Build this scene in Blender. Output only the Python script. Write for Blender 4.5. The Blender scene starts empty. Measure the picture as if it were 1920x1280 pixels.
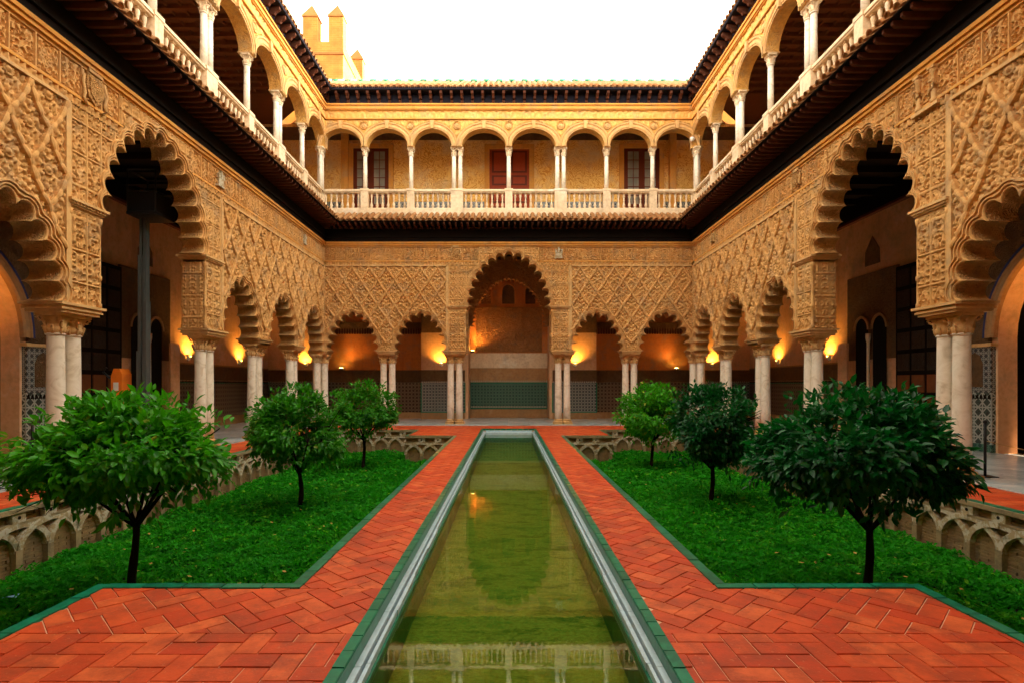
import bpy, math, random
import numpy as np
from mathutils import Vector, Matrix

random.seed(7)
rng = np.random.default_rng(7)
PI = math.pi
SC = bpy.context.scene
COL = SC.collection

# ------------------------------------------------------------------ camera, sky, sun, exposure
cam_d = bpy.data.cameras.new('camera')
cam = bpy.data.objects.new('camera', cam_d); COL.objects.link(cam)
SC.camera = cam
cam.location = (0, 0, 1.6); cam.rotation_euler = (PI / 2, 0, 0)
cam_d.sensor_width = 36.0; cam_d.lens = 1030 / 1920 * 36.0
cam_d.shift_x = 6 / 1920; cam_d.shift_y = 81 / 1920
cam_d.clip_start = 0.05; cam_d.clip_end = 2000

SUN_EL, SUN_AZ = math.radians(6.0), math.radians(86)      # azimuth clockwise from +Y
world = bpy.data.worlds.new('World'); SC.world = world
world.use_nodes = True
wn = world.node_tree; wn.nodes.clear()
sky = wn.nodes.new('ShaderNodeTexSky'); sky.sky_type = 'NISHITA'; sky.sun_disc = False
sky.sun_elevation = SUN_EL; sky.sun_rotation = SUN_AZ
sky.air_density = 1.0; sky.dust_density = 1.0; sky.ozone_density = 1.0
hsv = wn.nodes.new('ShaderNodeHueSaturation'); hsv.inputs['Saturation'].default_value = 0.15
bgn = wn.nodes.new('ShaderNodeBackground'); bgn.inputs['Strength'].default_value = 0.15
wo = wn.nodes.new('ShaderNodeOutputWorld')
tint = wn.nodes.new('ShaderNodeMix'); tint.data_type = 'RGBA'; tint.blend_type = 'MULTIPLY'
tint.inputs[0].default_value = 1.0; tint.inputs[7].default_value = (1.0, 0.88, 0.70, 1)
wn.links.new(sky.outputs[0], hsv.inputs['Color']); wn.links.new(hsv.outputs[0], tint.inputs[6]); wn.links.new(tint.outputs[2], bgn.inputs['Color'])
wn.links.new(bgn.outputs[0], wo.inputs['Surface'])
sd = bpy.data.lights.new('sun', 'SUN'); sd.energy = 2.0; sd.angle = math.radians(0.5); sd.color = (1.0, 0.84, 0.60)
sun = bpy.data.objects.new('sun', sd); COL.objects.link(sun)
sdir = Vector((math.sin(SUN_AZ) * math.cos(SUN_EL), math.cos(SUN_AZ) * math.cos(SUN_EL), math.sin(SUN_EL)))
sun.rotation_euler = sdir.to_track_quat('Z', 'Y').to_euler(); sun.location = (60, -10, 40)
SC.view_settings.view_transform = 'Standard'; SC.view_settings.look = 'None'
SC.view_settings.gamma = 1.0; SC.view_settings.use_curve_mapping = False
SC.view_settings.exposure = 4.4
LAMP_W = 4.6
try:
    SC.cycles.use_denoising = True
    SC.cycles.denoiser = 'OPENIMAGEDENOISE'
    SC.cycles.max_bounces = 10; SC.cycles.diffuse_bounces = 8; SC.cycles.glossy_bounces = 3
    SC.cycles.transparent_max_bounces = 8; SC.cycles.transmission_bounces = 4
    SC.cycles.use_adaptive_sampling = True; SC.cycles.adaptive_threshold = 0.02
    SC.cycles.sample_clamp_indirect = 6.0
except Exception:
    pass

# ------------------------------------------------------------------ materials
class NT:
    def __init__(s, name, rough=0.8, spec=0.3):
        s.m = bpy.data.materials.new(name); s.m.use_nodes = True
        s.t = s.m.node_tree; s.N = s.t.nodes; s.L = s.t.links
        s.b = s.N['Principled BSDF']; s.b.inputs['Roughness'].default_value = rough
        s.b.inputs['Specular IOR Level'].default_value = spec
        s.pos = s.N.new('ShaderNodeNewGeometry').outputs['Position']
    def noise(s, scale, detail=3, rough=0.55, vec=None, dist=0.0):
        n = s.N.new('ShaderNodeTexNoise'); n.inputs['Scale'].default_value = scale
        n.inputs['Detail'].default_value = detail; n.inputs['Roughness'].default_value = rough
        n.inputs['Distortion'].default_value = dist
        s.L.new(vec or s.pos, n.inputs['Vector']); return n.outputs['Fac']
    def voro(s, scale, feature='F1', vec=None, out='Distance'):
        n = s.N.new('ShaderNodeTexVoronoi'); n.feature = feature; n.inputs['Scale'].default_value = scale
        s.L.new(vec or s.pos, n.inputs['Vector']); return n.outputs[out]
    def math(s, op, a, b=None, c=None, clamp=False):
        n = s.N.new('ShaderNodeMath'); n.operation = op; n.use_clamp = clamp
        for i, v in enumerate((a, b, c)):
            if v is None: continue
            if isinstance(v, (int, float)): n.inputs[i].default_value = v
            else: s.L.new(v, n.inputs[i])
        return n.outputs[0]
    def ramp(s, fac, stops, interp='LINEAR'):
        n = s.N.new('ShaderNodeValToRGB'); e = n.color_ramp.elements; n.color_ramp.interpolation = interp
        while len(e) < len(stops): e.new(0.5)
        for i, (p, c) in enumerate(stops):
            e[i].position = p; e[i].color = (*c, 1) if len(c) == 3 else c
        s.L.new(fac, n.inputs[0]); return n.outputs[0]
    def mix(s, fac, a, b, typ='MIX'):
        n = s.N.new('ShaderNodeMix'); n.data_type = 'RGBA'; n.blend_type = typ
        for i, v in ((0, fac), (6, a), (7, b)):
            if isinstance(v, (int, float)): n.inputs[i].default_value = v
            elif isinstance(v, tuple): n.inputs[i].default_value = (*v, 1)
            else: s.L.new(v, n.inputs[i])
        return n.outputs[2]
    def sep(s):
        n = s.N.new('ShaderNodeSeparateXYZ'); s.L.new(s.pos, n.inputs[0]); return n.outputs
    def rand(s):
        return s.N.new('ShaderNodeObjectInfo').outputs['Random']
    def col(s, c):
        if isinstance(c, tuple): s.b.inputs['Base Color'].default_value = (*c, 1)
        else: s.L.new(c, s.b.inputs['Base Color'])
    def bump(s, h, strength=0.5, dist=0.02, prev=None):
        n = s.N.new('ShaderNodeBump'); n.inputs['Strength'].default_value = strength
        n.inputs['Distance'].default_value = dist
        s.L.new(h, n.inputs['Height'])
        if prev is not None: s.L.new(prev, n.inputs['Normal'])
        s.L.new(n.outputs[0], s.b.inputs['Normal']); return n.outputs[0]

def stone(name, c1, c2, c3, carve=0.0, cs=5.0, rough=0.85, grain=0.25):
    t = NT(name, rough, 0.2)
    big = t.noise(0.6, 4, 0.6); sm = t.noise(9, 5, 0.65)
    c = t.mix(t.ramp(big, [(0.35, (0, 0, 0)), (0.65, (1, 1, 1))]), c1, c2)
    c = t.mix(t.ramp(sm, [(0.45, (0, 0, 0)), (0.8, (1, 1, 1))]), c, c3)
    mp = t.N.new('ShaderNodeMapping'); mp.inputs['Scale'].default_value = (3.2, 3.2, .30); t.L.new(t.pos, mp.inputs[0])
    c = t.mix(t.ramp(t.noise(1.0, 5, .7, vec=mp.outputs[0]), [(.54, (0, 0, 0)), (.68, (.45, .45, .45))]), c, (c2[0] * .62, c2[1] * .60, c2[2] * .62))
    c = t.mix(t.ramp(t.noise(.8, 6, .7), [(.58, (0, 0, 0)), (.66, (.4, .4, .4))]), c, (min(.85, c1[0] * 1.15), c1[1] * 1.3, c1[2] * 1.7))
    st = t.ramp(t.noise(1.9, 7, .72), [(.50, (0, 0, 0)), (.66, (.55, .55, .55))])
    c = t.mix(st, c, tuple(x * .62 + .03 for x in (c3[0], c3[0] * .72, c3[0] * .42)))
    t.col(c)
    pv = t.bump(t.noise(70, 3, 0.7), grain, 0.006)
    if carve:
        n = t.noise(cs, 1.5, 0.5, dist=0.6)
        w = t.math('SINE', t.math('MULTIPLY', n, 46.0))
        w2 = t.math('SINE', t.math('MULTIPLY', t.noise(cs * 1.7, 1.0, 0.5), 60.0))
        t.bump(t.math('ADD', w, t.math('MULTIPLY', w2, 0.5)), carve, 0.02, pv)
    return t.m

M = {}
M['stucco'] = stone('carved_stucco', (.70, .415, .155), (.60, .325, .105), (.44, .225, .08), 0.0)
M['stucco_fine'] = stone('fine_carved_stucco', (.68, .40, .15), (.58, .31, .10), (.44, .22, .075), 0.75, 7.0)
M['ochre'] = stone('ochre_plaster', (.72, .37, .085), (.66, .31, .065), (.56, .26, .06), 0.0)
M['ochre_carved'] = stone('ochre_carved_plaster', (.76, .46, .13), (.70, .39, .10), (.55, .26, .06), 0.55, 5.5)
M['ochre_relief'] = stone('ochre_relief_plaster', (.78, .50, .16), (.72, .42, .12), (.58, .30, .08), 0.0)
M['moulding'] = stone('pale_moulding', (.70, .46, .20), (.62, .37, .14), (.50, .27, .10), 0.0)
M['balustrade'] = stone('balustrade_marble', (.80, .68, .50), (.74, .58, .38), (.56, .41, .25), 0.0, rough=0.6)
M['plaster'] = stone('orange_plaster', (.66, .26, .075), (.58, .215, .06), (.50, .18, .055), 0.0, grain=.1)
M['pale_plaster'] = stone('pale_plaster', (.78, .50, .30), (.72, .43, .24), (.62, .34, .17), 0.0, grain=.1)
M['brown_carved'] = stone('brown_carved_stucco', (.24, .135, .06), (.19, .10, .045), (.13, .07, .03), 0.8, 6.0)
M['dark_carved'] = stone('dark_carved_wood', (.06, .034, .018), (.045, .025, .014), (.03, .018, .01), 0.8, 6.0)
M['sand_plinth'] = stone('sandstone_plinth', (.44, .26, .12), (.38, .20, .08), (.30, .15, .06), 0.0)
M['garden_wall'] = stone('garden_wall_render', (.40, .31, .17), (.30, .22, .11), (.12, .12, .07), 0.0, grain=.5)
M['earth_brick'] = stone('earthen_brick', (.36, .24, .11), (.28, .18, .08), (.18, .14, .07), 0.0, grain=.5)
def lichen():
    t = NT('lichened_stone', 0.9, .15)
    c = t.mix(t.ramp(t.noise(14, 5, .7), [(.47, (0, 0, 0)), (.53, (1, 1, 1))]), (.42, .33, .19), (.56, .53, .42))
    c = t.mix(t.ramp(t.noise(5, 4, .6), [(.56, (0, 0, 0)), (.68, (.8, .8, .8))]), c, (.11, .12, .06))
    t.col(c); t.bump(t.noise(40, 4, .7), .6, .01); return t.m
M['lichen'] = lichen()
def marble():
    t = NT('column_marble', 0.38, .4)
    v = t.noise(3.5, 6, .65, dist=1.4)
    c = t.ramp(v, [(.30, (.56, .49, .36)), (.46, (.76, .70, .58)), (.6, (.84, .79, .68)), (.8, (.64, .57, .44))])
    t.col(c); t.bump(t.noise(40, 3, .6), .08, .004); return t.m
M['marble'] = marble()
def marble_floor():
    t = NT('marble_floor', 0.22, .5)
    v = t.noise(2.2, 6, .65, dist=1.2)
    c = t.ramp(v, [(.3, (.40, .47, .50)), (.55, (.60, .66, .66)), (.75, (.74, .74, .70))])
    c = t.mix(t.math('MULTIPLY', t.rand(), .45), c, (.30, .33, .33))
    t.col(c); return t.m
M['marble_floor'] = marble_floor()
def wood(name, a, b, rough=.75):
    t = NT(name, rough, .10)
    t.col(t.mix(t.noise(6, 4, .6), a, b)); t.bump(t.noise(30, 4, .6), .25, .006); return t.m
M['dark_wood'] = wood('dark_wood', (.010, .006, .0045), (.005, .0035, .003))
M['rafter_wood'] = wood('rafter_wood', (.13, .045, .026), (.05, .02, .013))
M['blue_wood'] = wood('blue_black_wood', (.018, .018, .032), (.012, .011, .02))
M['red_wood'] = wood('red_door_wood', (.36, .06, .018), (.25, .04, .013), .45)
M['bounce_wood'] = wood('bounce_ceiling_wood', (.55, .30, .12), (.42, .22, .08))  # lightened wood, made to bounce light onto the upper rear wall
M['window_wood'] = wood('dark_red_window_wood', (.16, .035, .014), (.10, .022, .01), .45)
M['brown_wood'] = wood('brown_wood', (.20, .07, .025), (.12, .042, .016))
def terracotta(name, c1, c2, c3, amt=1.0, rough=.8, spec=.25, wear=True):
    t = NT(name, rough, spec)
    r = t.rand()
    c = t.ramp(r, [(0, c1), (.5, c2), (1, c3)])
    c = t.mix(t.ramp(t.noise(5, 5, .65), [(.4, (0, 0, 0)), (.75, (1, 1, 1))]), c, tuple(x * .62 for x in c2))
    if 'paving' in name:
        c = t.mix(t.ramp(t.noise(2.3, 7, .75), [(.48, (0, 0, 0)), (.62, (.7, .7, .7))]), c, (.30, .050, .020))
        c = t.mix(t.ramp(t.noise(22, 6, .75), [(.60, (0, 0, 0)), (.68, (.6, .6, .6))]), c, (.66, .26, .12))
    t.col(c); t.bump(t.noise(45, 4, .65), .35 if 'paving' in name else .18, .006); return t.m
M['paving'] = terracotta('terracotta_paving', (.52, .052, .014), (.64, .085, .020), (.72, .150, .042), rough=.5, spec=.22)
M['roof_tile'] = terracotta('barrel_roof_tile', (.26, .11, .035), (.40, .19, .07), (.50, .29, .13))
M['brick'] = terracotta('tower_brick', (.34, .12, .03), (.38, .15, .04), (.32, .11, .03))
def flat(name, c, rough=.5, spec=.4, metal=0.0, var=.25, ns=6):
    t = NT(name, rough, spec); t.b.inputs['Metallic'].default_value = metal
    t.col(t.mix(t.noise(ns, 4, .6), tuple(x * (1 - var) for x in c), tuple(min(1, x * (1 + var)) for x in c))); return t.m
M['joint'] = flat('pale_mortar', (.70, .46, .30), .9, .1)
M['green_glaze'] = None
def green_glaze():
    t = NT('green_glazed_tile', .3, .35)
    c = t.mix(t.rand(), (.001, .10, .055), (.003, .19, .10))
    t.col(t.mix(t.ramp(t.noise(12, 4, .6), [(.45, (0, 0, 0)), (.8, (1, 1, 1))]), c, (.01, .27, .14)))
    t.bump(t.noise(20, 2, .5), .06, .004); return t.m
M['green_glaze'] = green_glaze()
M['blue_glaze'] = flat('blue_glazed_band', (.02, .035, .14), .3, .4)
M['white_glaze'] = flat('white_glazed_tile', (.42, .40, .34), .25, .5)
M['pool_marble'] = flat('pool_kerb_marble', (.46, .62, .70), .35, .4, var=.3, ns=14)
M['black'] = flat('black_paint', (.012, .012, .014), .4, .4)
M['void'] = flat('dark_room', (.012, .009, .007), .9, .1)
M['orange_paint'] = flat('orange_machine_paint', (.80, .20, .015), .4, .5)
M['steel'] = flat('grey_steel', (.10, .12, .12), .45, .4, .3)
M['soil'] = flat('soil', (.035, .028, .016), .95, .1)
M['bark'] = flat('bark', (.012, .008, .006), .9, .15, ns=30)
M['paper'] = flat('blue_paper', (.25, .5, .75), .7, .2)
M['white_plastic'] = flat('white_plastic', (.8, .8, .76), .4, .4)
def algae():
    t = NT('pool_bottom', .8, .2)
    mp = t.N.new('ShaderNodeMapping'); mp.inputs['Scale'].default_value = (.9, 1.7, 1); t.L.new(t.pos, mp.inputs[0])
    n = t.noise(1.5, 9, .78, vec=mp.outputs[0], dist=.25)
    c = t.ramp(n, [(.3, (.015, .10, .03)), (.42, (.09, .18, .035)), (.50, (.46, .43, .12)), (.57, (.20, .30, .07)), (.64, (.07, .20, .05)), (.74, (.04, .40, .22))])
    c = t.mix(t.ramp(t.noise(28, 4, .7), [(.4, (0, 0, 0)), (.7, (1, 1, 1))]), c, (.30, .25, .05))
    t.col(c); return t.m
M['algae'] = algae()
def water():
    m = bpy.data.materials.new('pool_water'); m.use_nodes = True
    t = m.node_tree; t.nodes.clear()
    o = t.nodes.new('ShaderNodeOutputMaterial'); mx = t.nodes.new('ShaderNodeMixShader')
    fr = t.nodes.new('ShaderNodeFresnel'); fr.inputs['IOR'].default_value = 2.0
    tr = t.nodes.new('ShaderNodeBsdfTransparent'); tr.inputs[0].default_value = (.70, .92, .50, 1)
    gl = t.nodes.new('ShaderNodeBsdfGlossy'); gl.inputs['Roughness'].default_value = 0.015
    g = t.nodes.new('ShaderNodeNewGeometry'); n = t.nodes.new('ShaderNodeTexNoise'); n.inputs['Scale'].default_value = 9
    n.inputs['Detail'].default_value = 2
    b = t.nodes.new('ShaderNodeBump'); b.inputs['Strength'].default_value = .03; b.inputs['Distance'].default_value = .006
    L = t.links
    L.new(g.outputs['Position'], n.inputs['Vector']); L.new(n.outputs['Fac'], b.inputs['Height'])
    L.new(b.outputs[0], gl.inputs['Normal']); L.new(b.outputs[0], fr.inputs['Normal'])
    L.new(fr.outputs[0], mx.inputs[0]); L.new(tr.outputs[0], mx.inputs[1]); L.new(gl.outputs[0], mx.inputs[2])
    L.new(mx.outputs[0], o.inputs['Surface']); return m
M['water'] = water()
def azulejo(name, scale, bgc, line, alt, lw=.07):
    t = NT(name, .3, .45)
    s = t.sep(); u = t.math('ADD', s[0], s[1]); v = s[2]
    mins = None
    for k in range(4):
        a = k * PI / 4
        d = t.math('ADD', t.math('MULTIPLY', u, math.cos(a) * scale), t.math('MULTIPLY', v, math.sin(a) * scale))
        if k % 2: d = t.math('MULTIPLY', d, 1.41421356)
        f = t.math('ABSOLUTE', t.math('SUBTRACT', t.math('FRACT', d), .5))
        if k % 2: f = t.math('MULTIPLY', f, .75)
        mins = f if mins is None else t.math('MINIMUM', mins, f)
    ln = t.math('LESS_THAN', mins, lw)
    ck = t.N.new('ShaderNodeTexVoronoi'); ck.inputs['Scale'].default_value = scale * 1.7; t.L.new(t.pos, ck.inputs['Vector'])
    base = t.mix(t.math('GREATER_THAN', t.math('FRACT', t.math('MULTIPLY', ck.outputs['Distance'], 3.7)), .55), bgc, alt)
    t.col(t.mix(ln, base, line)); return t.m
M['azulejo_star'] = azulejo('star_tile_mosaic', 4.2, (.022, .020, .018), (.36, .38, .35), (.03, .07, .05))
M['azulejo_brown'] = azulejo('brown_tile_mosaic', 6.0, (.06, .028, .016), (.20, .15, .10), (.06, .014, .008), .07)
M['azulejo_teal'] = azulejo('teal_tile_mosaic', 6.5, (.004, .085, .062), (.08, .19, .14), (.012, .03, .04), .06)
M['azulejo_blue'] = azulejo('blue_tile_mosaic', 7.0, (.02, .045, .06), (.30, .32, .30), (.05, .03, .02), .06)
def glass():
    t = NT('window_glass', .05, .8); t.col(t.mix(t.noise(1.5, 2), (.10, .11, .10), (.42, .42, .38))); return t.m
M['glass'] = glass()
def leafmat(name, a, b, c, rough=.38, spec=.22):
    t = NT(name, rough, spec)
    g = t.N.new('ShaderNodeNewGeometry')
    r = g.outputs['Random Per Island']
    cc = t.mix(t.math('MULTIPLY', t.rand(), .5), t.ramp(r, [(0, a), (.55, b), (.93, b), (1, c)]), a)
    if 'ground' in name:
        cc = t.mix(t.ramp(t.noise(1.1, 5, .65), [(.40, (0, 0, 0)), (.62, (.8, .8, .8))]), cc, (.012, .20, .008))
        cc = t.mix(t.ramp(t.noise(3.1, 4, .6), [(.56, (0, 0, 0)), (.70, (.55, .55, .55))]), cc, (.10, .34, .012))
    t.col(cc)
    if name == 'ground_cover_leaf':
        pass
    tr = t.N.new('ShaderNodeBsdfTranslucent'); tr.inputs[0].default_value = (b[0] * 1.6, b[1] * 1.7, b[2], 1)
    mx = t.N.new('ShaderNodeMixShader'); mx.inputs[0].default_value = .25
    t.L.new(t.b.outputs[0], mx.inputs[1]); t.L.new(tr.outputs[0], mx.inputs[2])
    t.L.new(mx.outputs[0], t.N['Material Output'].inputs['Surface']); return t.m
M['leaf_bright'] = leafmat('bright_orange_leaf', (.012, .13, .005), (.065, .38, .008), (.42, .42, .02))
M['leaf_mid'] = leafmat('mid_orange_leaf', (.010, .11, .005), (.048, .30, .008), (.36, .34, .03))
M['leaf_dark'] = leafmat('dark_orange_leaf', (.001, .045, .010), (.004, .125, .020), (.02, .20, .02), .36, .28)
M['ivy'] = leafmat('ground_cover_leaf', (.002, .035, .002), (.028, .36, .008), (.26, .60, .02), .6, .08)
def emis(name, c, s):
    m = bpy.data.materials.new(name); m.use_nodes = True; t = m.node_tree; t.nodes.clear()
    e = t.nodes.new('ShaderNodeEmission'); e.inputs[0].default_value = (*c, 1); e.inputs[1].default_value = s
    o = t.nodes.new('ShaderNodeOutputMaterial'); t.links.new(e.outputs[0], o.inputs[0]); return m
M['bulb'] = emis('lit_lamp_glass', (1, .62, .12), 6.0)

# ------------------------------------------------------------------ mesh helpers
class MB:
    def __init__(s): s.v = []; s.f = []; s.sm = []
    def add(s, vs, fs, smooth=False):
        o = len(s.v); s.v += [tuple(p) for p in vs]
        for f in fs: s.f.append(tuple(i + o for i in f)); s.sm.append(smooth)
    def box(s, x0, x1, y0, y1, z0, z1):
        s.add([(x0, y0, z0), (x1, y0, z0), (x1, y1, z0), (x0, y1, z0), (x0, y0, z1), (x1, y0, z1), (x1, y1, z1), (x0, y1, z1)],
              [(0, 3, 2, 1), (4, 5, 6, 7), (0, 1, 5, 4), (1, 2, 6, 5), (2, 3, 7, 6), (3, 0, 4, 7)]); return s
    def prism_xz(s, poly, y0, y1):                 # poly in (x,z), counter-clockwise seen from -y
        n = len(poly)
        s.add([(x, y0, z) for x, z in poly] + [(x, y1, z) for x, z in poly],
              [tuple(range(n)), tuple(range(2 * n - 1, n - 1, -1))] + [(i, i + n, (i + 1) % n + n, (i + 1) % n) for i in range(n)]); return s
    def prism_xy(s, poly, z0, z1):
        n = len(poly)
        s.add([(x, y, z1) for x, y in poly] + [(x, y, z0) for x, y in poly],
              [tuple(range(n)), tuple(range(2 * n - 1, n - 1, -1))] + [(i, i + n, (i + 1) % n + n, (i + 1) % n) for i in range(n)]); return s
    def prism_yz(s, poly, x0, x1):
        n = len(poly)
        s.add([(x0, y, z) for y, z in poly] + [(x1, y, z) for y, z in poly],
              [tuple(range(n)), tuple(range(2 * n - 1, n - 1, -1))] + [(i, i + n, (i + 1) % n + n, (i + 1) % n) for i in range(n)]); return s
    def lathe(s, prof, n=14, cx=0, cy=0, cap=True, mod=None):
        vs = []
        for k, (r, z) in enumerate(prof):
            for i in range(n):
                a = 2 * PI * i / n; rr = r * (mod(k, a) if mod else 1)
                vs.append((cx + rr * math.cos(a), cy + rr * math.sin(a), z))
        fs = [(k * n + i, k * n + (i + 1) % n, (k + 1) * n + (i + 1) % n, (k + 1) * n + i) for k in range(len(prof) - 1) for i in range(n)]
        s.add(vs, fs, True)
        if cap:
            o = len(s.v) - len(vs)
            s.f.append(tuple(o + i for i in range(n - 1, -1, -1))); s.sm.append(False)
            m = o + (len(prof) - 1) * n
            s.f.append(tuple(m + i for i in range(n))); s.sm.append(False)
        return s
    def tube(s, pts, rad, n=7):
        pts = [Vector(p) for p in pts]; vs = []
        for k, p in enumerate(pts):
            d = (pts[min(k + 1, len(pts) - 1)] - pts[max(k - 1, 0)]).normalized()
            a = d.cross(Vector((0, 0, 1)) if abs(d.z) < .9 else Vector((1, 0, 0))).normalized(); b = d.cross(a)
            r = rad[k] if isinstance(rad, (list, tuple)) else rad
            for i in range(n):
                t = 2 * PI * i / n; vs.append(p + a * (r * math.cos(t)) + b * (r * math.sin(t)))
        fs = [(k * n + i, k * n + (i + 1) % n, (k + 1) * n + (i + 1) % n, (k + 1) * n + i) for k in range(len(pts) - 1) for i in range(n)]
        fs += [tuple(range(n - 1, -1, -1)), tuple((len(pts) - 1) * n + i for i in range(n))]
        s.add(vs, fs, True); return s
    def mesh(s, name, mat):
        me = bpy.data.meshes.new(name); me.from_pydata(s.v, [], s.f)
        me.polygons.foreach_set('use_smooth', s.sm); me.materials.append(mat); me.update(); return me

def np_mesh(name, V, Q, mat, smooth=False):
    me = bpy.data.meshes.new(name)
    V = np.asarray(V, dtype=np.float32); Q = np.asarray(Q, dtype=np.int32)
    k = Q.shape[1]
    me.vertices.add(len(V)); me.vertices.foreach_set('co', V.ravel())
    me.loops.add(Q.size); me.loops.foreach_set('vertex_index', Q.ravel())
    me.polygons.add(len(Q)); me.polygons.foreach_set('loop_start', np.arange(0, Q.size, k, dtype=np.int32))
    me.polygons.foreach_set('loop_total', np.full(len(Q), k, dtype=np.int32))
    me.polygons.foreach_set('use_smooth', np.full(len(Q), smooth, dtype=bool))
    me.materials.append(mat); me.update(calc_edges=True); me.validate(); return me

def ob(name, me, parent=None, loc=(0, 0, 0), rz=0.0, scale=None, label=None, cat=None, group=None, kind=None, rot=None):
    o = bpy.data.objects.new(name, me); COL.objects.link(o)
    o.location = loc; o.rotation_euler = rot if rot else (0, 0, rz)
    if scale: o.scale = scale
    if parent is not None: o.parent = parent
    if label: o['label'] = label
    if cat: o['category'] = cat
    if group: o['group'] = group
    if kind: o['kind'] = kind
    return o
def build(name, mb, mat, parent=None, **k): return ob(name, mb.mesh(name, M[mat] if isinstance(mat, str) else mat), parent, **k)
CACHE = {}
def cached(key, fn):
    if key not in CACHE: CACHE[key] = fn()
    return CACHE[key]

# ------------------------------------------------------------------ arches and relief fields
def base_curve(hw, rise, n=200):
    c = (rise * rise - hw * hw) / (2 * hw); R = hw + c
    amax = math.atan2(rise, c)
    right = []
    for i in range(n + 1):
        t = i / n; a = amax * t
        px, pz = -c + R * math.cos(a), R * math.sin(a)
        e = PI / 2 * t; ex, ez = hw * math.cos(e), rise * math.sin(e)
        right.append((px * .6 + ex * .4, pz * .6 + ez * .4))
    left = [(-x, z) for x, z in right[:-1]]
    return right + left[::-1]
def lobes(hw, rise, N):
    pts = np.array(base_curve(hw, rise)); d = np.r_[0, np.cumsum(np.hypot(*np.diff(pts, axis=0).T))]
    s = np.linspace(0, d[-1], N + 1)
    tx = np.interp(s, d, pts[:, 0]); tz = np.interp(s, d, pts[:, 1])
    out = []
    for i in range(N):
        a = np.array((tx[i], tz[i])); b = np.array((tx[i + 1], tz[i + 1]))
        m = (a + b) / 2; ch = b - a; r = np.hypot(*ch) / 2; t = ch / (2 * r); n = np.array((t[1], -t[0]))
        out.append((m, r, t, n))
    return out
LK = 1.28
def scallop(L, d, seg=8):
    P = []
    for (m, r, t, n) in L:
        rr = r + d; p0 = math.acos(min(1, r / rr)) if d > 0 else 0.0
        for k in range(seg + 1):
            a = PI - (p0 + (PI - 2 * p0) * k / seg)
            P.append(tuple(m + rr * math.cos(a) * t + (r * LK + d) * math.sin(a) * n))
    return P
SMALL = lobes(.85, 1.42, 11); LARGE = lobes(1.47, 2.02, 15)
ZS, ZL, ZT = 2.98, 4.77, 8.5
T = .5

def strip(mb, A, B, ya, yb, smooth=False):
    n = len(A)
    mb.add([(x, ya, z) for x, z in A] + [(x, yb, z) for x, z in B],
           [(i, i + 1, n + i + 1, n + i) for i in range(n - 1)], smooth)
def arch_mesh(L, z0, prof):
    mb = MB(); c0 = [(x, z + z0) for x, z in scallop(L, 0)]
    strip(mb, c0, c0, -.0005, -.02)
    cur = c0; yc = -.02
    for (d, y) in prof:
        nx = [(x, z + z0) for x, z in scallop(L, d)]
        strip(mb, cur, nx, yc, y); cur = nx; yc = y
    return mb
PROF = [(.0, -.03), (.012, -.05), (.022, -.05), (.028, -.02), (.045, -.02), (.052, -.07), (.072, -.07), (.078, -.04), (.092, -.04), (.098, -.09), (.118, -.09), (.125, -.055), (.14, -.055), (.14, .0)]
def bay_poly(L, hx, z0, zt, jamb=None):
    c = [(x, z + z0) for x, z in scallop(L, 0)]            # runs right -> apex -> left
    if jamb is None:
        return [(-hx, z0)] + c[::-1] + [(hx, z0), (hx, zt), (-hx, zt)]
    jx, jz = jamb
    return [(-hx, jz), (-jx, jz), (-jx, z0)] + c[::-1] + [(jx, z0), (jx, jz), (hx, jz), (hx, zt), (-hx, zt)]

RC = [(rng.uniform(9, 26), rng.uniform(-22, 22), rng.uniform(0, 6.28), rng.uniform(.5, 1)) for _ in range(9)]
def arab(x, z, o=0, k=2.0):
    F = 0
    for i in range(5):
        a, b, p, w = RC[(i + o) % 9]; F = F + w * np.cos(a * x) * np.cos(b * z + p) * 1.15
    return np.clip(np.sin(k * F) * 2.2, -1, 1)
def field(name, x0, x1, z0, z1, res, mask, hfn, mat, parent, **k):
    nx = max(2, int((x1 - x0) / res)); nz = max(2, int((z1 - z0) / res))
    X, Z = np.meshgrid(np.linspace(x0, x1, nx + 1), np.linspace(z0, z1, nz + 1))
    ok = mask(X, Z) if mask else np.ones_like(X, bool)
    H = hfn(X, Z)
    V = np.stack([X, -H, Z], -1).reshape(-1, 3)
    idx = np.arange((nx + 1) * (nz + 1)).reshape(nz + 1, nx + 1)
    q = np.stack([idx[:-1, :-1], idx[:-1, 1:], idx[1:, 1:], idx[1:, :-1]], -1).reshape(-1, 4)
    okr = ok.ravel(); q = q[okr[q].all(1)]
    used = np.unique(q); rm = np.full(len(V), -1); rm[used] = np.arange(len(used))
    return ob(name, np_mesh(name, V[used], rm[q], M[mat], True), parent, **k)
def arch_out(X, Z, L, cx, z0, pad):
    ok = np.ones_like(X, bool)
    for (m, r, t, n) in L:
        ux, uz = X - cx - m[0], Z - z0 - m[1]
        ok &= np.hypot((ux * t[0] + uz * t[1]) / (r + pad), (ux * n[0] + uz * n[1]) / (r * LK + pad)) > 1
    tips = np.array([m - r * t for (m, r, t, n) in L] + [L[-1][0] + L[-1][1] * L[-1][2]])
    order = np.argsort(tips[:, 1]); right = tips[tips[:, 0] >= -1e-6]; right = right[np.argsort(right[:, 1])]
    w = np.interp(Z - z0, right[:, 1], right[:, 0], left=right[0, 0], right=-1)
    ok &= ~((np.abs(X - cx) < w + .02) & (Z - z0 < right[-1, 1]))
    return ok

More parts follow.
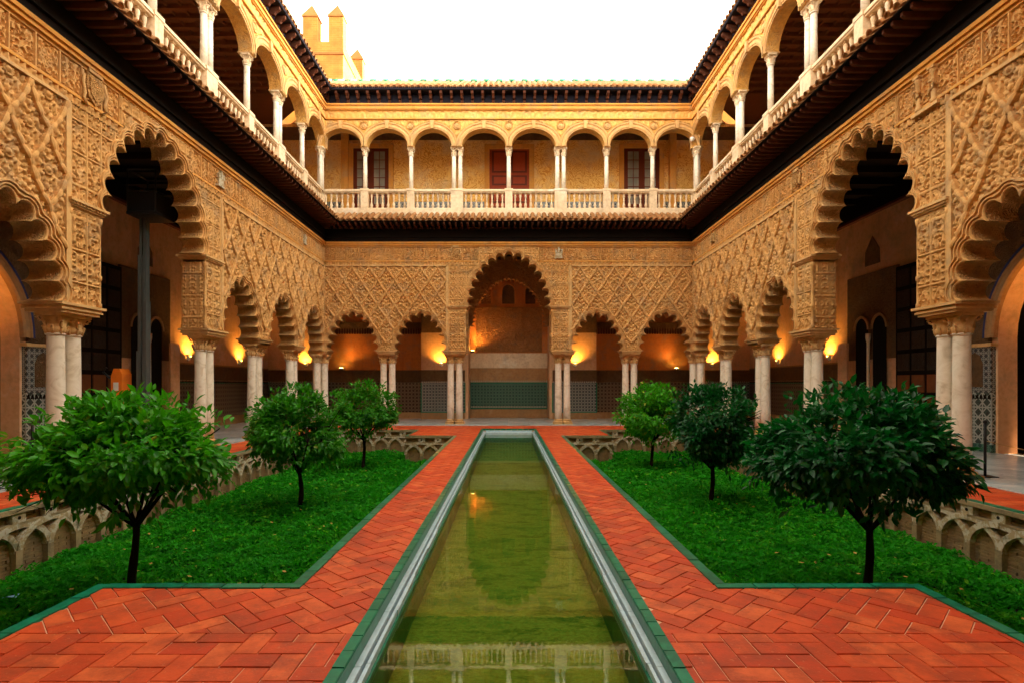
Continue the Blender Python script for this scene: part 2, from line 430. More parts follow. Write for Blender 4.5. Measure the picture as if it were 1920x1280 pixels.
def panel_h(sz=.3, wz=.5, seed=0, amp=.02):
    def f(X, Z):
        u = X / sz; v = Z / wz
        fu = np.abs(u - np.floor(u) - .5) * sz; fv = np.abs(v - np.floor(v) - .5) * wz
        edge = np.minimum(sz / 2 - fu, wz / 2 - fv)
        h = .012 + amp * (1 + arab(fu * 2.3, Z * 2.3, seed, 2.3))
        return np.where(edge < .022, .052, np.where(edge < .035, .006, h))
    return f

# ------------------------------------------------------------------ shared pieces
def column_meshes(kind):
    s = 1.0 if kind == 'low' else .8
    if kind == 'low':
        sh = [(.142, .20), (.140, .8), (.134, 1.6), (.126, 2.44), (.126, 2.46)]; zc, zt = 2.46, 2.82
    else:
        sh = [(.088, 0), (.086, .6), (.080, 1.38)]; zc, zt = 1.38, 1.68
    def shaft():
        m = MB().lathe(sh, 18 if kind == 'low' else 12)
        r = sh[-1][0]; m.lathe([(r, zc - .02), (r + .022, zc - .012), (r + .022, zc + .012), (r, zc + .02)], 18, cap=False)
        return m.mesh('column', M['marble'])
    def capital():
        m = MB(); h = zt - zc; r = sh[-1][0]
        def md(k, a):
            if k < 4: return 1 + .10 * abs(math.cos(4 * a))
            return 1 + .30 * max(0, math.cos(2 * (a - PI / 4)) ** 2 if True else 0) - .06
        pr = [(r, zc), (r * 1.12, zc + h * .12), (r * 1.22, zc + h * .30), (r * 1.10, zc + h * .38), (r * 1.16, zc + h * .55), (r * 1.30, zc + h * .72), (r * 1.42, zc + h * .84)]
        def md2(k, a):
            if k in (1, 2): return 1 + .12 * abs(math.cos(4 * a)) ** .6
            if k >= 4: return 1 + (.10 + .10 * (k - 4)) * math.cos(4 * (a - PI / 4))
            return 1
        m.lathe(pr, 32, mod=md2)
        for i in range(4):                                   # corner volutes
            a = PI / 4 + i * PI / 2; rr = r * 1.62
            c = Vector((rr * math.cos(a), rr * math.sin(a), zc + h * .72))
            pts = []
            for k in range(9):
                t = k / 8 * 2 * PI; q = h * .15 * (1 - .06 * k)
                pts.append(c + Vector((math.cos(a) * q * math.cos(t), math.sin(a) * q * math.cos(t), q * math.sin(t))))
            m.tube(pts, h * .055, 5)
        for i in range(8):
            a = i * PI / 4 + PI / 8
            for (z0_, z1_, q0, q1) in ((.02, .36, 1.08, 1.42), (.30, .62, 1.15, 1.52)) if i % 2 else ((.02, .40, 1.08, 1.46),):
                p = [Vector((r * q0 * math.cos(a), r * q0 * math.sin(a), zc + h * z0_)), Vector((r * (q0 + .12) * math.cos(a), r * (q0 + .12) * math.sin(a), zc + h * (z0_ + z1_) / 2)), Vector((r * q1 * math.cos(a), r * q1 * math.sin(a), zc + h * z1_)), Vector((r * (q1 + .06) * math.cos(a), r * (q1 + .06) * math.sin(a), zc + h * (z1_ - .07)))]
                m.tube(p, [.022 * r / .12, .028 * r / .12, .02 * r / .12, .012 * r / .12], 5)
        ab = r * 1.62
        P = []
        for i in range(4):
            a = PI / 4 + i * PI / 2
            for da, q in ((-.12, 1.38), (.12, 1.38), (.45, 1.12), (.78, 1.04), (1.11, 1.12)):
                P.append((ab * q * math.cos(a + da), ab * q * math.sin(a + da)))
        m.prism_xy(P, zc + h * .84, zt)
        return m.mesh('capital', M['moulding'] if kind == 'low' else M['balustrade'])
    def base():
        m = MB(); m.box(-.21, .21, -.21, .21, .015, .075)
        m.lathe([(.20, .075), (.215, .10), (.205, .13), (.168, .145), (.163, .165), (.178, .18), (.172, .20), (.145, .215)], 18)
        return m.mesh('base', M['moulding'])
    return cached(('sh', kind), shaft), cached(('cap', kind), capital), cached(('base', kind), base)
def put_column(kind, par, x, y, z):
    s, c, b = column_meshes(kind)
    o = ob('column', s, par, (x, y, z))
    ob('capital', c, o)
    if kind == 'low': ob('base', b, o)
    return o
def slab_mesh(w, key):
    def f():
        m = MB(); steps = [(.0, .05, 0.0), (.05, .085, .035), (.085, .12, .02), (.12, .165, .07)]
        for a, b, e in steps: m.box(-w / 2 - e, w / 2 + e, -.055 - e, T + .055 + e, a, b - .001)
        return m.mesh('impost', M['moulding'])
    return cached(('slab', key), f)
def tile_mesh():
    def f():
        m = MB(); n = 8; r = .085; L = .95
        rows = [(0, 0, 1.05), (.30, .0, .98), (.30, .012, 1.05), (.62, .012, .98), (.62, .024, 1.05), (L, .024, .98)]
        vs = []
        for y, dz, k in rows:
            for i in range(n + 1):
                a = PI * i / n; vs.append((r * k * math.cos(a), y, dz + r * k * math.sin(a)))
        w = n + 1
        fs = [(a * w + i, a * w + i + 1, (a + 1) * w + i + 1, (a + 1) * w + i) for a in range(5) for i in range(n)]
        m.add(vs, fs, True)
        r2 = r * .84                                           # thickness and mortar plug at the mouth
        m.add([(r * 1.05 * math.cos(PI * i / n), 0, r * 1.05 * math.sin(PI * i / n)) for i in range(n + 1)] +
              [(r2 * math.cos(PI * i / n), 0, r2 * math.sin(PI * i / n)) for i in range(n + 1)],
              [(i, w + i, w + i + 1, i + 1) for i in range(n)])
        m.add([(r2 * math.cos(PI * i / n), .035, r2 * math.sin(PI * i / n)) for i in range(n + 1)] + [(0, .035, 0)],
              [(i + 1, i, n + 1) for i in range(n)])
        m.add([(r2 * math.cos(PI * i / n), 0, r2 * math.sin(PI * i / n)) for i in range(n + 1)] +
              [(r2 * math.cos(PI * i / n), .035, r2 * math.sin(PI * i / n)) for i in range(n + 1)],
              [(i, w + i, w + i + 1, i + 1) for i in range(n)])
        return m.mesh('roof_tile', M['roof_tile'])
    return cached('tile', f)
def baluster_mesh():
    def f():
        m = MB(); m.box(-.05, .05, -.05, .05, 0, .04); m.box(-.05, .05, -.05, .05, .58, .62)
        m.lathe([(.03, .04), (.055, .10), (.06, .15), (.035, .24), (.024, .30), (.038, .315), (.038, .33), (.024, .345), (.034, .42), (.052, .50), (.046, .54), (.028, .58)], 10, cap=False)
        return m.mesh('baluster', M['balustrade'])
    return cached('baluster', f)
def rib_mesh(P, V, sgn):
    def f():
        m = MB(); n = 14; a = Vector((0, 0, 0)); b = Vector((sgn * P / 2, 0, V / 2)); d = (b - a); L = d.length; d.normalize()
        s = Vector((d.z, 0, -d.x)); vs = []
        for k in range(n + 1):
            t = k / n; q = abs(math.sin(PI * t * 3.5)); w = .034 + (.014 if V < 1.1 else .022) * q; h = .078 + .018 * q
            c = a + d * (L * t) + s * ((.022 if V < 1.1 else .045) * math.sin(PI * t) * (1 if sgn > 0 else -1))
            for u, y in ((-w, 0), (-w * .8, -h), (-.012, -h - .012), (.012, -h - .012), (w * .8, -h), (w, 0)):
                p = c + s * u; vs.append((p.x, y, p.z))
        fs = [(k * 6 + i, k * 6 + i + 1, (k + 1) * 6 + i + 1, (k + 1) * 6 + i) for k in range(n) for i in range(5)]
        m.add(vs, fs); return m.mesh('lattice_rib', M['stucco'])
    return cached(('rib', round(P, 3), round(V, 2), sgn), f)
def rosette_mesh():
    def f():
        m = MB(); n = 24; rings = [(.098, .0), (.095, .05), (.080, .062), (.062, .045), (.045, .060), (.028, .082), (.0, .088)]
        vs = []
        for j, (r, h) in enumerate(rings):
            for i in range(n):
                a = 2 * PI * i / n; q = 1 + (.10 if 0 < j < 4 else 0) * math.cos(12 * a)
                vs.append((r * q * math.cos(a), -h - (.008 * math.cos(12 * a) if j in (2, 3) else 0), r * q * math.sin(a)))
        fs = [(j * n + i, (j + 1) * n + i, (j + 1) * n + (i + 1) % n, j * n + (i + 1) % n) for j in range(len(rings) - 1) for i in range(n)]
        m.add(vs, fs, True)
        return m.mesh('rosette', M['stucco'])
    return cached('rosette', f)

# emblems in relief
def shield(parent, x, z, s=1.0, kind=0):
    r = ob('coat_of_arms', None, parent, (x, -.03, z), scale=(s, 1, s))
    m = MB()
    if kind == 0:                                              # shield under a crown, with ribbons
        P = [(-.17, .20), (-.19, -.02), (-.14, -.16), (0, -.28), (.14, -.16), (.19, -.02), (.17, .20)]
        m.prism_xz(P, -.055, .03)
        m.prism_xz([(p[0] * .72, p[1] * .72 - .01) for p in P], -.075, -.054)
        build('shield', m, 'stucco_fine', r)
        c = MB()
        c.box(-.15, .15, -.07, .02, .225, .26)
        for k in range(5):
            u = -.12 + .06 * k; c.prism_xz([(u - .026, .262), (u + .026, .262), (u + .03, .32), (u, .36), (u - .03, .32)], -.06, .02)
        build('crown', c, 'moulding', r)
        w = MB()
        for sg in (-1, 1):
            w.tube([(sg * .22, -.03, .14), (sg * .26, -.05, .0), (sg * .21, -.04, -.15), (sg * .25, -.05, -.24), (sg * .16, -.04, -.33)], .028, 6)
            w.tube([(sg * .235, -.02, .2), (sg * .235, -.03, -.2)], .022, 8)
        build('ribbon', w, 'moulding', r)
    elif kind == 1:                                            # castle with three towers
        m.box(-.17, .17, -.06, .03, -.26, .0)
        for u, t in ((-.14, .12), (0, .24), (.14, .12)):
            m.box(u - .05, u + .05, -.075, .03, -.02, t)
            for q in (-.04, 0, .04): m.box(u + q - .013, u + q + .013, -.075, .03, t, t + .035)
        m.box(-.22, .22, -.07, .03, -.32, -.262)
        build('castle', m, 'lichen', r)
    else:                                                      # two columns with a wreathed ribbon
        for sg in (-1, 1):
            m.lathe([(.06, -.34), (.06, -.28), (.042, -.26), (.038, .12), (.06, .15), (.065, .2)], 10, cx=sg * .16, cy=-.03)
            m.box(sg * .16 - .07, sg * .16 + .07, -.1, .03, .2, .24)
            m.tube([(sg * .16 - .07, -.06, .02), (sg * .16 + .03, -.1, .0), (sg * .16 + .07, -.06, -.08), (sg * .16 - .03, -.09, -.14), (sg * .16 - .08, -.05, -.2)], .022, 6)
        m.box(-.28, .28, -.08, .03, -.40, -.345)
        build('pillar_emblem', m, 'moulding', r)
    return r

# ------------------------------------------------------------------ a wing of the palace
HX = 7.49          # half width of the court between wall faces

def wing(root, xa, xb, bays, panels, ups, mitre, eave_rng, m=1, frx=None):
    """xa..xb extent of the wall; bays: list (centre, half, 'S'/'L'); panels: (x0,x1,P,[arch centres]);
    ups: upper column positions [(x, pair)], mitre(x, e) -> True where an eave element at depth e fits"""
    # --- lower walls and arches
    for (c, h, k) in bays:
        L, z0 = (SMALL, ZS) if k == 'S' else (LARGE, ZL)
        wm = cached(('wall', k, round(h, 3)), lambda: MB().prism_xz(bay_poly(L, h, z0, ZT, None if k == 'S' else (1.72, ZS)), 0, T).mesh('wall', M['stucco_fine']))
        ob('wall', wm, root, (c, 0, 0))
        am = cached(('arch', k), lambda: arch_mesh(L, z0, PROF).mesh('scalloped_arch', M['stucco']))
        ob('scalloped_arch', am, root, (c, 0, 0))
        if k == 'L':
            for sg in (-1, 1):
                im = MB()
                for a, b, e in ((0, .05, -.02), (.05, .08, .02), (.08, .12, .045), (.12, .165, .08)):
                    im.box(1.70 - e, 2.48 + e * .3, -.05 - e, T + .05 + e, ZL - .165 + a, ZL - .165 + b - .001)
                for q in range(10):
                    im.box(1.73 + q * .075, 1.765 + q * .075, -.105, -.04, ZL - .085, ZL - .045)
                o = build('impost', im, 'moulding', root, loc=(c, 0, 0))
                if sg < 0: o.scale = (-1, 1, 1)
                jh = panel_h(.25, .54, 4, .02)
                jf = lambda X, Z: jh(X + .125, Z) 
                field('jamb_panel', *((-.49, -.01) if sg > 0 else (.01, .49)), ZS + .01, ZL - .17, .022, None, jf, 'stucco', root, loc=(c + sg * 1.72, 0, 0), rz=-sg * PI / 2)
                for (px, py) in ((1.75, -.02), (2.44, -.02), (1.75, T + .02)):
                    cm = cached('colonnette', lambda: MB().lathe([(.05, ZS), (.05, ZS + .08), (.035, ZS + .1), (.035, ZS + .5), (.05, ZS + .52), (.05, ZS + .58), (.033, ZS + .6), (.033, ZL - .3), (.055, ZL - .26), (.06, ZL - .166)], 10).mesh('colonnette', M['stucco']))
                    ob('colonnette', cm, root, (c + sg * px, py, 0))
            for sg in (-1, 1):
                lo_, hi_ = sorted((sg * .62, sg * 2.43))
                field('carved_spandrel', lo_, hi_, ZL + .01, 6.38, .014, lambda X, Z: arch_out(X, Z, LARGE, 0, ZL, .115) & (np.abs(X) > .62), panel_h(.345, .56, 3, .022), 'stucco', root, loc=(c, 0, 0))
                lo_, hi_ = sorted((sg * 1.77, sg * 2.43))
                field('pier_panel', lo_, hi_, ZS + .01, ZL - .17, .014, None, panel_h(.345, .56, 3, .022), 'stucco', root, loc=(c, 0, 0))
            # inscription bands either side
            for sg in (-1, 1):
                bm = cached('border_band', lambda: MB().box(-.03, .03, -.065, .0, ZS + .01, 6.40).mesh('border_band', M['moulding']))
                ob('border_band', bm, root, (c + sg * 2.47, 0, 0))
    # --- sebka panels
    for (x0, x1, P, arcs) in panels:
        V = 1.02 if len(arcs) == 2 else 1.22; zt = 6.36
        def inside(X, Z, pad):
            ok = (X > x0 + .02) & (X < x1 - .02) & (Z < zt) & (Z > ZS)
            for a in arcs: ok &= arch_out(X, Z, SMALL, a, ZS, pad + .025)
            return ok
        off = arcs[0]; zo = ZS + .30
        def hf(X, Z):
            a = (X - off) / P; b = (Z - zo) / V
            p = a + b; q = a - b; fp = p - np.floor(p) - .5; fq = q - np.floor(q) - .5
            dx = (fp + fq) / 2 * P; dz = (fp - fq) / 2 * V; adx = np.abs(dx)
            h = .004 + .017 * (1 + arab(adx * 2.4, dz * 2.4, 1, 2.2))
            for (bx, bz, r, amp) in ((0, .26, .055, .05), (.075, .17, .045, .045), (.15, .03, .05, .045), (.12, -.13, .045, .045), (0, -.30, .05, .045), (0, .12, .04, .05), (.07, -.22, .035, .03)):
                d = np.hypot(adx - bx, dz - bz) / r
                h = np.maximum(h, amp * np.clip(1.25 - d * d, 0, 1))
            for (bx, bz) in ((.06, .24), (.0, .19), (.11, .10), (.13, -.05), (.05, -.26)):
                h = h * (1 - .9 * np.clip(1.3 - (np.hypot(adx - bx, dz - bz) / .028) ** 2, 0, 1))
            return h * 1.25 + .004
        sp = field('lattice_panel', x0, x1, ZS + .01, zt, .015, lambda X, Z: inside(X, Z, .09), hf, 'stucco', root)
        ni = int((x1 - x0) / P) + 3
        ia = int((x0 - off) / P) - 2
        cnt = 0
        for i in range((ia) * 2, (ia + ni + 2) * 2):
            for j in range(-2, 9):
                if (i + j) % 2: continue
                nx, nz = off + i * P / 2, zo + j * V / 2
                for sg in (-1, 1):
                    ts = np.array([.03, .35, .65, .97]); ex = nx + sg * P / 2 * ts; ez = nz + V / 2 * ts
                    if inside(ex, ez, .07).all() and cnt < 290:
                        ob('lattice_rib', rib_mesh(P, V, sg), sp, (nx, 0, nz)); cnt += 1
                cx_, cz_ = nx, nz + V / 2 - .04
                if inside(np.array([cx_ - .1, cx_ + .1, cx_]), np.array([cz_, cz_, cz_ - .1]), .06).all():
                    ob('rosette', rosette_mesh(), sp, (cx_, 0, cz_))
        # plain frame of the panel
        fm = MB(); fm.box(x0 - .0, x1, -.09, 0, zt, zt + .05)
        fm.box(x0 - .035, x0 + .02, -.07, 0, ZS + .01, zt - .001); fm.box(x1 - .02, x1 + .035, -.07, 0, ZS + .01, zt - .001)
        build('panel_frame', fm, 'moulding', root)
    # --- bands and frieze
    fa, fb = frx
    Lc = [c for c, h, k in bays if k == 'L'][0]
    fm = MB(); fm.box(xa, Lc - 1.16, -.06, 0, 6.545, 6.585); fm.box(Lc + 1.16, xb, -.06, 0, 6.545, 6.585); fm.box(xa, xb, -.05, 0, 7.15, 7.19); fm.box(xa, xb, -.10, 0, 7.19, 7.26); fm.box(xa, xb, -.14, 0, 7.26, 7.33)
    build('frieze_moulding', fm, 'ochre', root)
    def gap(X, Z):
        ok = (X > fa) & (X < fb)
        for (c, h, k) in bays:
            if k == 'L': ok &= arch_out(X, Z, LARGE, c, ZL, .10)
        return ok
    field('inscription_band', fa, fb, 6.42, 6.545, .022, gap, panel_h(.30, .6, 5, .02), 'stucco', root)
    n = int(round((fb - fa) / .47)); w = (fb - fa) / n
    def fmesh(v):
        def g():
            nx, nz = 40, 48
            X, Z = np.meshgrid(np.linspace(-.235, .235, nx + 1), np.linspace(0, .56, nz + 1))
            e = np.minimum(.235 - np.abs(X), np.minimum(Z, .56 - Z))
            rr = np.hypot(X, Z - .28)
            H = .010 + .021 * (1 + arab(np.abs(X) * (2.1 + .2 * v), Z * 2.1, v * 2, 2.2))
            if v == 1: H = np.where(rr < .13, .02 + .012 * np.cos(np.arctan2(X, Z - .28) * 8) * np.sin(rr * 60), H)
            H = np.where(e < .022, .055, np.where(e < .04, .005, H))
            Vv = np.stack([X, -H, Z], -1).reshape(-1, 3); idx = np.arange(len(Vv)).reshape(nz + 1, nx + 1)
            q = np.stack([idx[:-1, :-1], idx[:-1, 1:], idx[1:, 1:], idx[1:, :-1]], -1).reshape(-1, 4)
            return np_mesh('frieze_panel', Vv, q, M['stucco'], False)
        return cached(('frieze', v), g)
    Lc = [c for c, h, k in bays if k == 'L'][0]
    for i in range(n):
        x = fa + (i + .5) * w
        if abs(x - Lc) < 1.22: continue
        ob('frieze_panel', fmesh(i % 3), root, (x, 0, 6.587), scale=(w / .47, 1, 1))
    field('crown_spandrel', Lc - 1.25, Lc + 1.25, 6.40, 7.14, .022, lambda X, Z: arch_out(X, Z, LARGE, Lc, ZL, .115) & (np.abs(X - Lc) < 1.25) & ((Z > 6.59) | (np.abs(X - Lc) < 1.12)), panel_h(.30, .30, 2, .02), 'stucco', root)
    # --- columns below
    cols = sorted(set([round(c - h, 3) for c, h, k in bays] + [round(c + h, 3) for c, h, k in bays]))
    corner = [x for x in cols if x in (round(xa, 3), round(xb, 3))]
    for x in cols:
        isl = any(k == 'L' and abs(abs(x - c) - h) < .01 for c, h, k in bays)
        if x in corner and mitre is None: continue
        ob('impost', slab_mesh(.86 if isl else .68, isl), root, (x, 0, ZS - .165))
        for s in (-.175, .175): put_column('low', root, x + s, T / 2, 0)
    # --- lower eave
    ea, eb = eave_rng
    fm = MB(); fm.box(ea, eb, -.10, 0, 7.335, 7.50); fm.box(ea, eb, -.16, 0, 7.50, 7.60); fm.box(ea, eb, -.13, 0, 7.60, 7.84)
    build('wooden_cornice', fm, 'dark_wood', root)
    def mx(e): return (ea + e if mitre and mitre[0] else ea), (eb - e if mitre and mitre[1] else eb)
    a0, b0 = mx(0); a1, b1 = mx(.86)
    bm = MB()
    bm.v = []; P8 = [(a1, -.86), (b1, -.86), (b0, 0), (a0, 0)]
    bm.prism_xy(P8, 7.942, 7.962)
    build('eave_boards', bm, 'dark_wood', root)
    bm = MB(); bm.prism_yz([(-.862, 7.963), (0, 7.963), (0, 8.39)], a1 + .02, b1 - .02)
    build('eave_fill', bm, 'roof_tile', root)
    rm = cached('rafter', lambda: MB().prism_yz([(-.80, 7.87), (-.80, 7.94), (-.02, 7.94), (-.02, 7.83), (-.74, 7.83)], -.032, .032).mesh('rafter', M['rafter_wood']))
    n = int((eb - ea) / .23)
    for i in range(n):
        x = ea + (i + .5) * (eb - ea) / n; d = min(x - ea if mitre[0] else 9, eb - x if mitre[1] else 9)
        if d < .12: continue
        ob('rafter', rm, root, (x, 0, 0), scale=None if d > .85 else (1, min(1, d / .85), 1))
    n = int((eb - ea) / .235); sl = math.atan2(.46, .90)
    er = ob('lower_roof', None, root)
    for i in range(n):
        x = ea + (i + .5) * (eb - ea) / n; d = min(x - ea if mitre[0] else 9, eb - x if mitre[1] else 9)
        e = min(.93, d)
        if e < .1: continue
        ob('roof_tile', tile_mesh(), er, (x + random.uniform(-.008, .008), -e, 7.972 + (.93 - e) * .5 + random.uniform(-.006, .006)), scale=(1, e / .93 * 1.08, 1), rot=(sl, 0, random.uniform(-.03, .03)))
    # --- upper arcade
    YU, TU = -.05, .38; ZU = 11.20
    arcs_up = []
    for i in range(len(ups) - 1):
        x0, x1 = ups[i][0], ups[i + 1][0]; p0, p1 = ups[i][1], ups[i + 1][1]
        c = (x0 + x1) / 2; h = (x1 - x0) / 2
        hl = h - (.20 if p0 else .10); hr = h - (.20 if p1 else .10); hh = min(hl, hr); sh = ((c + h - (h - hr)) + (c - h + (h - hl))) / 2 - c
        hw = (hl + hr) / 2 - .005; ac = c + sh; arcs_up.append((ac, hw))
        def el(hw, r, n=24): return [(hw * math.cos(PI * k / n), r * math.sin(PI * k / n)) for k in range(n + 1)]
        def wmf():
            return MB().prism_xz([(x0, ZU)] + [(ac + a, ZU + b) for a, b in el(hw, .70)][::-1] + [(x1, ZU), (x1, 13.34), (x0, 13.34)], YU, YU + TU).mesh('upper_wall', M['ochre_carved'])
        ob('upper_wall', wmf(), root)
        am = MB(); cur = el(hw, .70); yc = YU + TU + .01
        s0 = [(ac + a, ZU + b) for a, b in cur]
        strip(am, s0, s0, YU - .0005, YU - .03, True); yc = YU - .03; d0 = 0
        for d, y in ((.05, -.03), (.05, -.055), (.10, -.055), (.13, -.03), (.17, -.03), (.20, -.065), (.25, -.065), (.26, .0)):
            nx = [(ac + a, ZU + b) for a, b in el(hw + d, .70 + d)]
            nx = [(min(max(a, x0 + .003), x1 - .003), b) for a, b in nx]
            strip(am, s0, nx, yc, YU + y); s0 = nx; yc = YU + y
        build('arch_moulding', am, 'moulding', root)
        km = cached('key', lambda: MB().prism_xz([(-.05, -.02), (.05, -.02), (.085, .30), (-.085, .30)], -.11, .03).mesh('keystone', M['moulding']))
        ob('keystone', km, root, (ac, YU, ZU + .70))
        if i > 0:
            rm2 = cached('roundel', lambda: MB().add([], []) or None) if False else None
            def rd():
                q = MB(); n = 24
                for (r0, r1, y0, y1) in ((.15, .13, .0, -.05), (.13, .11, -.05, -.02), (.11, .05, -.02, -.06), (.05, .0, -.06, -.05)):
                    q.add([(r0 * math.cos(2 * PI * k / n), y0, r0 * math.sin(2 * PI * k / n)) for k in range(n)] + [(r1 * math.cos(2 * PI * k / n), y1, r1 * math.sin(2 * PI * k / n)) for k in range(n)],
                          [(k, n + k, n + (k + 1) % n, (k + 1) % n) for k in range(n)], True)
                return q.mesh('roundel', M['moulding'])
            ob('roundel', cached('roundel', rd), root, (x0, YU - .005, ZU + .80))
    def umask(X, Z):
        ok = (Z < 12.25)
        for ac_, hw_ in arcs_up: ok &= ((X - ac_) / (hw_ + .275)) ** 2 + ((Z - ZU) / .975) ** 2 > 1
        for x_, p_ in ups[1:-1]: ok &= np.hypot(X - x_, Z - ZU - .80) > .165
        return ok
    vis = (-9.9, 10.64)
    field('upper_spandrel', max(ups[0][0], -10.64), ups[-1][0], 11.45, 12.25, .03, umask, lambda X, Z: -YU + .008 + .016 * (1 + arab(X, Z, 2, 2.0)), 'ochre_relief', root)
    field('upper_frieze', ups[0][0], ups[-1][0], 12.305, 12.605, .03, None, lambda X, Z: -YU + .008 + .016 * (1 + arab(X, Z, 4, 2.0)), 'ochre_relief', root)
    um = MB()
    for y, z0, z1 in ((-.03, 12.26, 12.30), (-.03, 12.61, 12.65), (-.07, 12.651, 12.72), (-.05, 12.721, 12.80), (-.10, 12.801, 12.86)):
        um.box(ups[0][0], ups[-1][0], y + YU - .05, YU - .001, z0, z1)
    build('upper_cornice', um, 'ochre', root)
    for (x, pr) in ups:
        if mitre is None: continue
        sides = (-.13, .13) if pr else (0,)
        cw = .46 if pr else .27
        for s in sides: put_column('up', root, x + s, .14, 9.50)
        bm = cached(('ublock', pr), lambda: MB().box(-cw / 2, cw / 2, -.07, .35, 11.181, 11.215).mesh('upper_impost', M['moulding']))
        ob('upper_impost', bm, root, (x, 0, 0))
    # --- balustrade
    bl = ob('balustrade', None, root)
    rl = MB(); xa_, xb_ = ups[0][0], ups[-1][0]
    rl.box(xa_, xb_, .03, .25, 9.36, 9.40); rl.box(xa_, xb_, .0, .28, 9.401, 9.46); rl.box(xa_, xb_, .02, .26, 9.461, 9.495)
    build('handrail', rl, 'balustrade', bl)
    rl = MB(); rl.box(xa_, xb_, -.02, .30, 8.40, 8.66); rl.box(xa_, xb_, .02, .26, 8.661, 8.735)
    build('base_rail', rl, 'balustrade', bl)
    for i, (x, pr) in enumerate(ups):
        w = .50 if pr else .30
        pm = cached(('ped', w), lambda: MB().box(-w / 2, w / 2, -.01, .29, 8.661, 9.47).box(-w / 2 - .02, w / 2 + .02, -.03, .31, 8.39, 8.72).box(-w / 2 - .02, w / 2 + .02, -.025, .305, 9.42, 9.515).mesh('pedestal', M['balustrade']))
        ob('pedestal', pm, bl, (x, 0, 0))
        if i < len(ups) - 1:
            a = x + w / 2; b = ups[i + 1][0] - (.25 if ups[i + 1][1] else .15)
            nb = int(round((b - a) / .215)); 
            for k in range(nb): ob('baluster', baluster_mesh(), bl, (a + (k + .5) * (b - a) / nb, .14, 8.737))
    # --- upper eave
    a0, b0 = mx(0); a1, b1 = mx(.46)
    bm = MB(); bm.prism_xy([(a1, -.46), (b1, -.46), (b0, .04), (a0, .04)], 13.26, 13.31)
    bm.prism_xy([(a1 + .36, -.10), (b1 - .36, -.10), (b0, -.052), (a0, -.052)], 12.862, 13.259)
    build('upper_eave_boards', bm, 'blue_wood', root)
    bm = MB(); bm.prism_yz([(-.455, 13.312), (.04, 13.312), (.04, 13.60)], a1 + .02, b1 - .02); build('eave_fill', bm, 'dark_wood', root)
    bm = MB(); bm.box(a1 + .01, b1 - .01, -.478, -.461, 13.27, 13.375); build('fascia_board', bm, 'blue_wood', root)
    cm = cached('corbel', lambda: MB().prism_yz([(-.42, 13.16), (-.42, 13.258), (-.03, 13.258), (-.03, 12.88), (-.10, 12.87), (-.16, 12.94), (-.14, 13.02), (-.26, 13.02), (-.30, 13.09)], -.05, .05).mesh('corbel', M['rafter_wood']))
    n = int((eb - ea) / .41)
    for i in range(n):
        x = ea + (i + .5) * (eb - ea) / n; d = min(x - ea if mitre[0] else 9, eb - x if mitre[1] else 9)
        if d < .2: continue
        ob('corbel', cm, root, (x, 0, 0), scale=None if d > .46 else (1, d / .46, 1))
    ur = ob('upper_roof', None, root); n = int((eb - ea) / .235); sl2 = math.atan(.6)
    for i in range(n):
        x = ea + (i + .5) * (eb - ea) / n; d = min(x - ea if mitre[0] else 9, eb - x if mitre[1] else 9)
        e = min(.50, d)
        if e < .08: continue
        ob('roof_tile', tile_mesh(), ur, (x, -e, 13.33 + (.50 - e) * .6 + random.uniform(-.006, .006)), rot=(sl2, 0, random.uniform(-.03, .03)))
    # roof slope behind the eave tiles: ribbed surface with pans and covers
    RY = 3.9; per = (eb - ea) / n; k = 6
    exta = 4.0 if (mitre[0]) else 0; extb = 4.0 if (mitre[1]) else 0
    xs = np.arange(ea - exta, eb + extb + 1e-6, per / k)
    ph = ((xs - ea) / per) % 1.0
    zz = np.where(np.abs(ph - .5) < .36, .085 * np.sqrt(np.clip(1 - ((ph - .5) / .36) ** 2, 0, 1)), -.02)
    ys0 = np.where(xs < ea, ea - xs, np.where(xs > eb, xs - eb, 0.0)) + 0.0
    st = np.clip(np.minimum(xs - ea if mitre[0] else xs * 0 + 9, eb - xs if mitre[1] else xs * 0 + 9), -9, .40)
    y0 = -st; y0 = np.minimum(y0, RY)
    A = np.stack([xs, y0, 13.30 + (y0 + .5) * math.tan(sl2) + zz], -1); B = np.stack([xs, xs * 0 + RY, 13.30 + (RY + .5) * math.tan(sl2) + zz], -1)
    V = np.concatenate([A, B]); nn = len(xs); I = np.arange(nn - 1)
    ob('tiled_slope', np_mesh('tiled_slope', V, np.stack([I, I + 1, nn + I + 1, nn + I], -1), M['roof_tile'], True), ur)
    zr = 13.30 + (RY + .5) * math.tan(sl2) + .08
    gm = {}
    for cname in ('green_glaze', 'white_glaze'):
        gm[cname] = cached(('ridge', cname), lambda: MB().tube([(-.15, 0, 0), (.15, 0, 0)], .10, 8).mesh('ridge_tile', M[cname]))
    nr = int((xb - xa + 2 * 3.4 * (1 if mitre[0] and mitre[1] else .5)) / .30)
    x0r = xa - (3.4 if mitre[0] else 0)
    for i in range(nr):
        ob('ridge_tile', gm['green_glaze' if i % 2 else 'white_glaze'], ur, (x0r + (i + .5) * .30, RY + .05, zr))

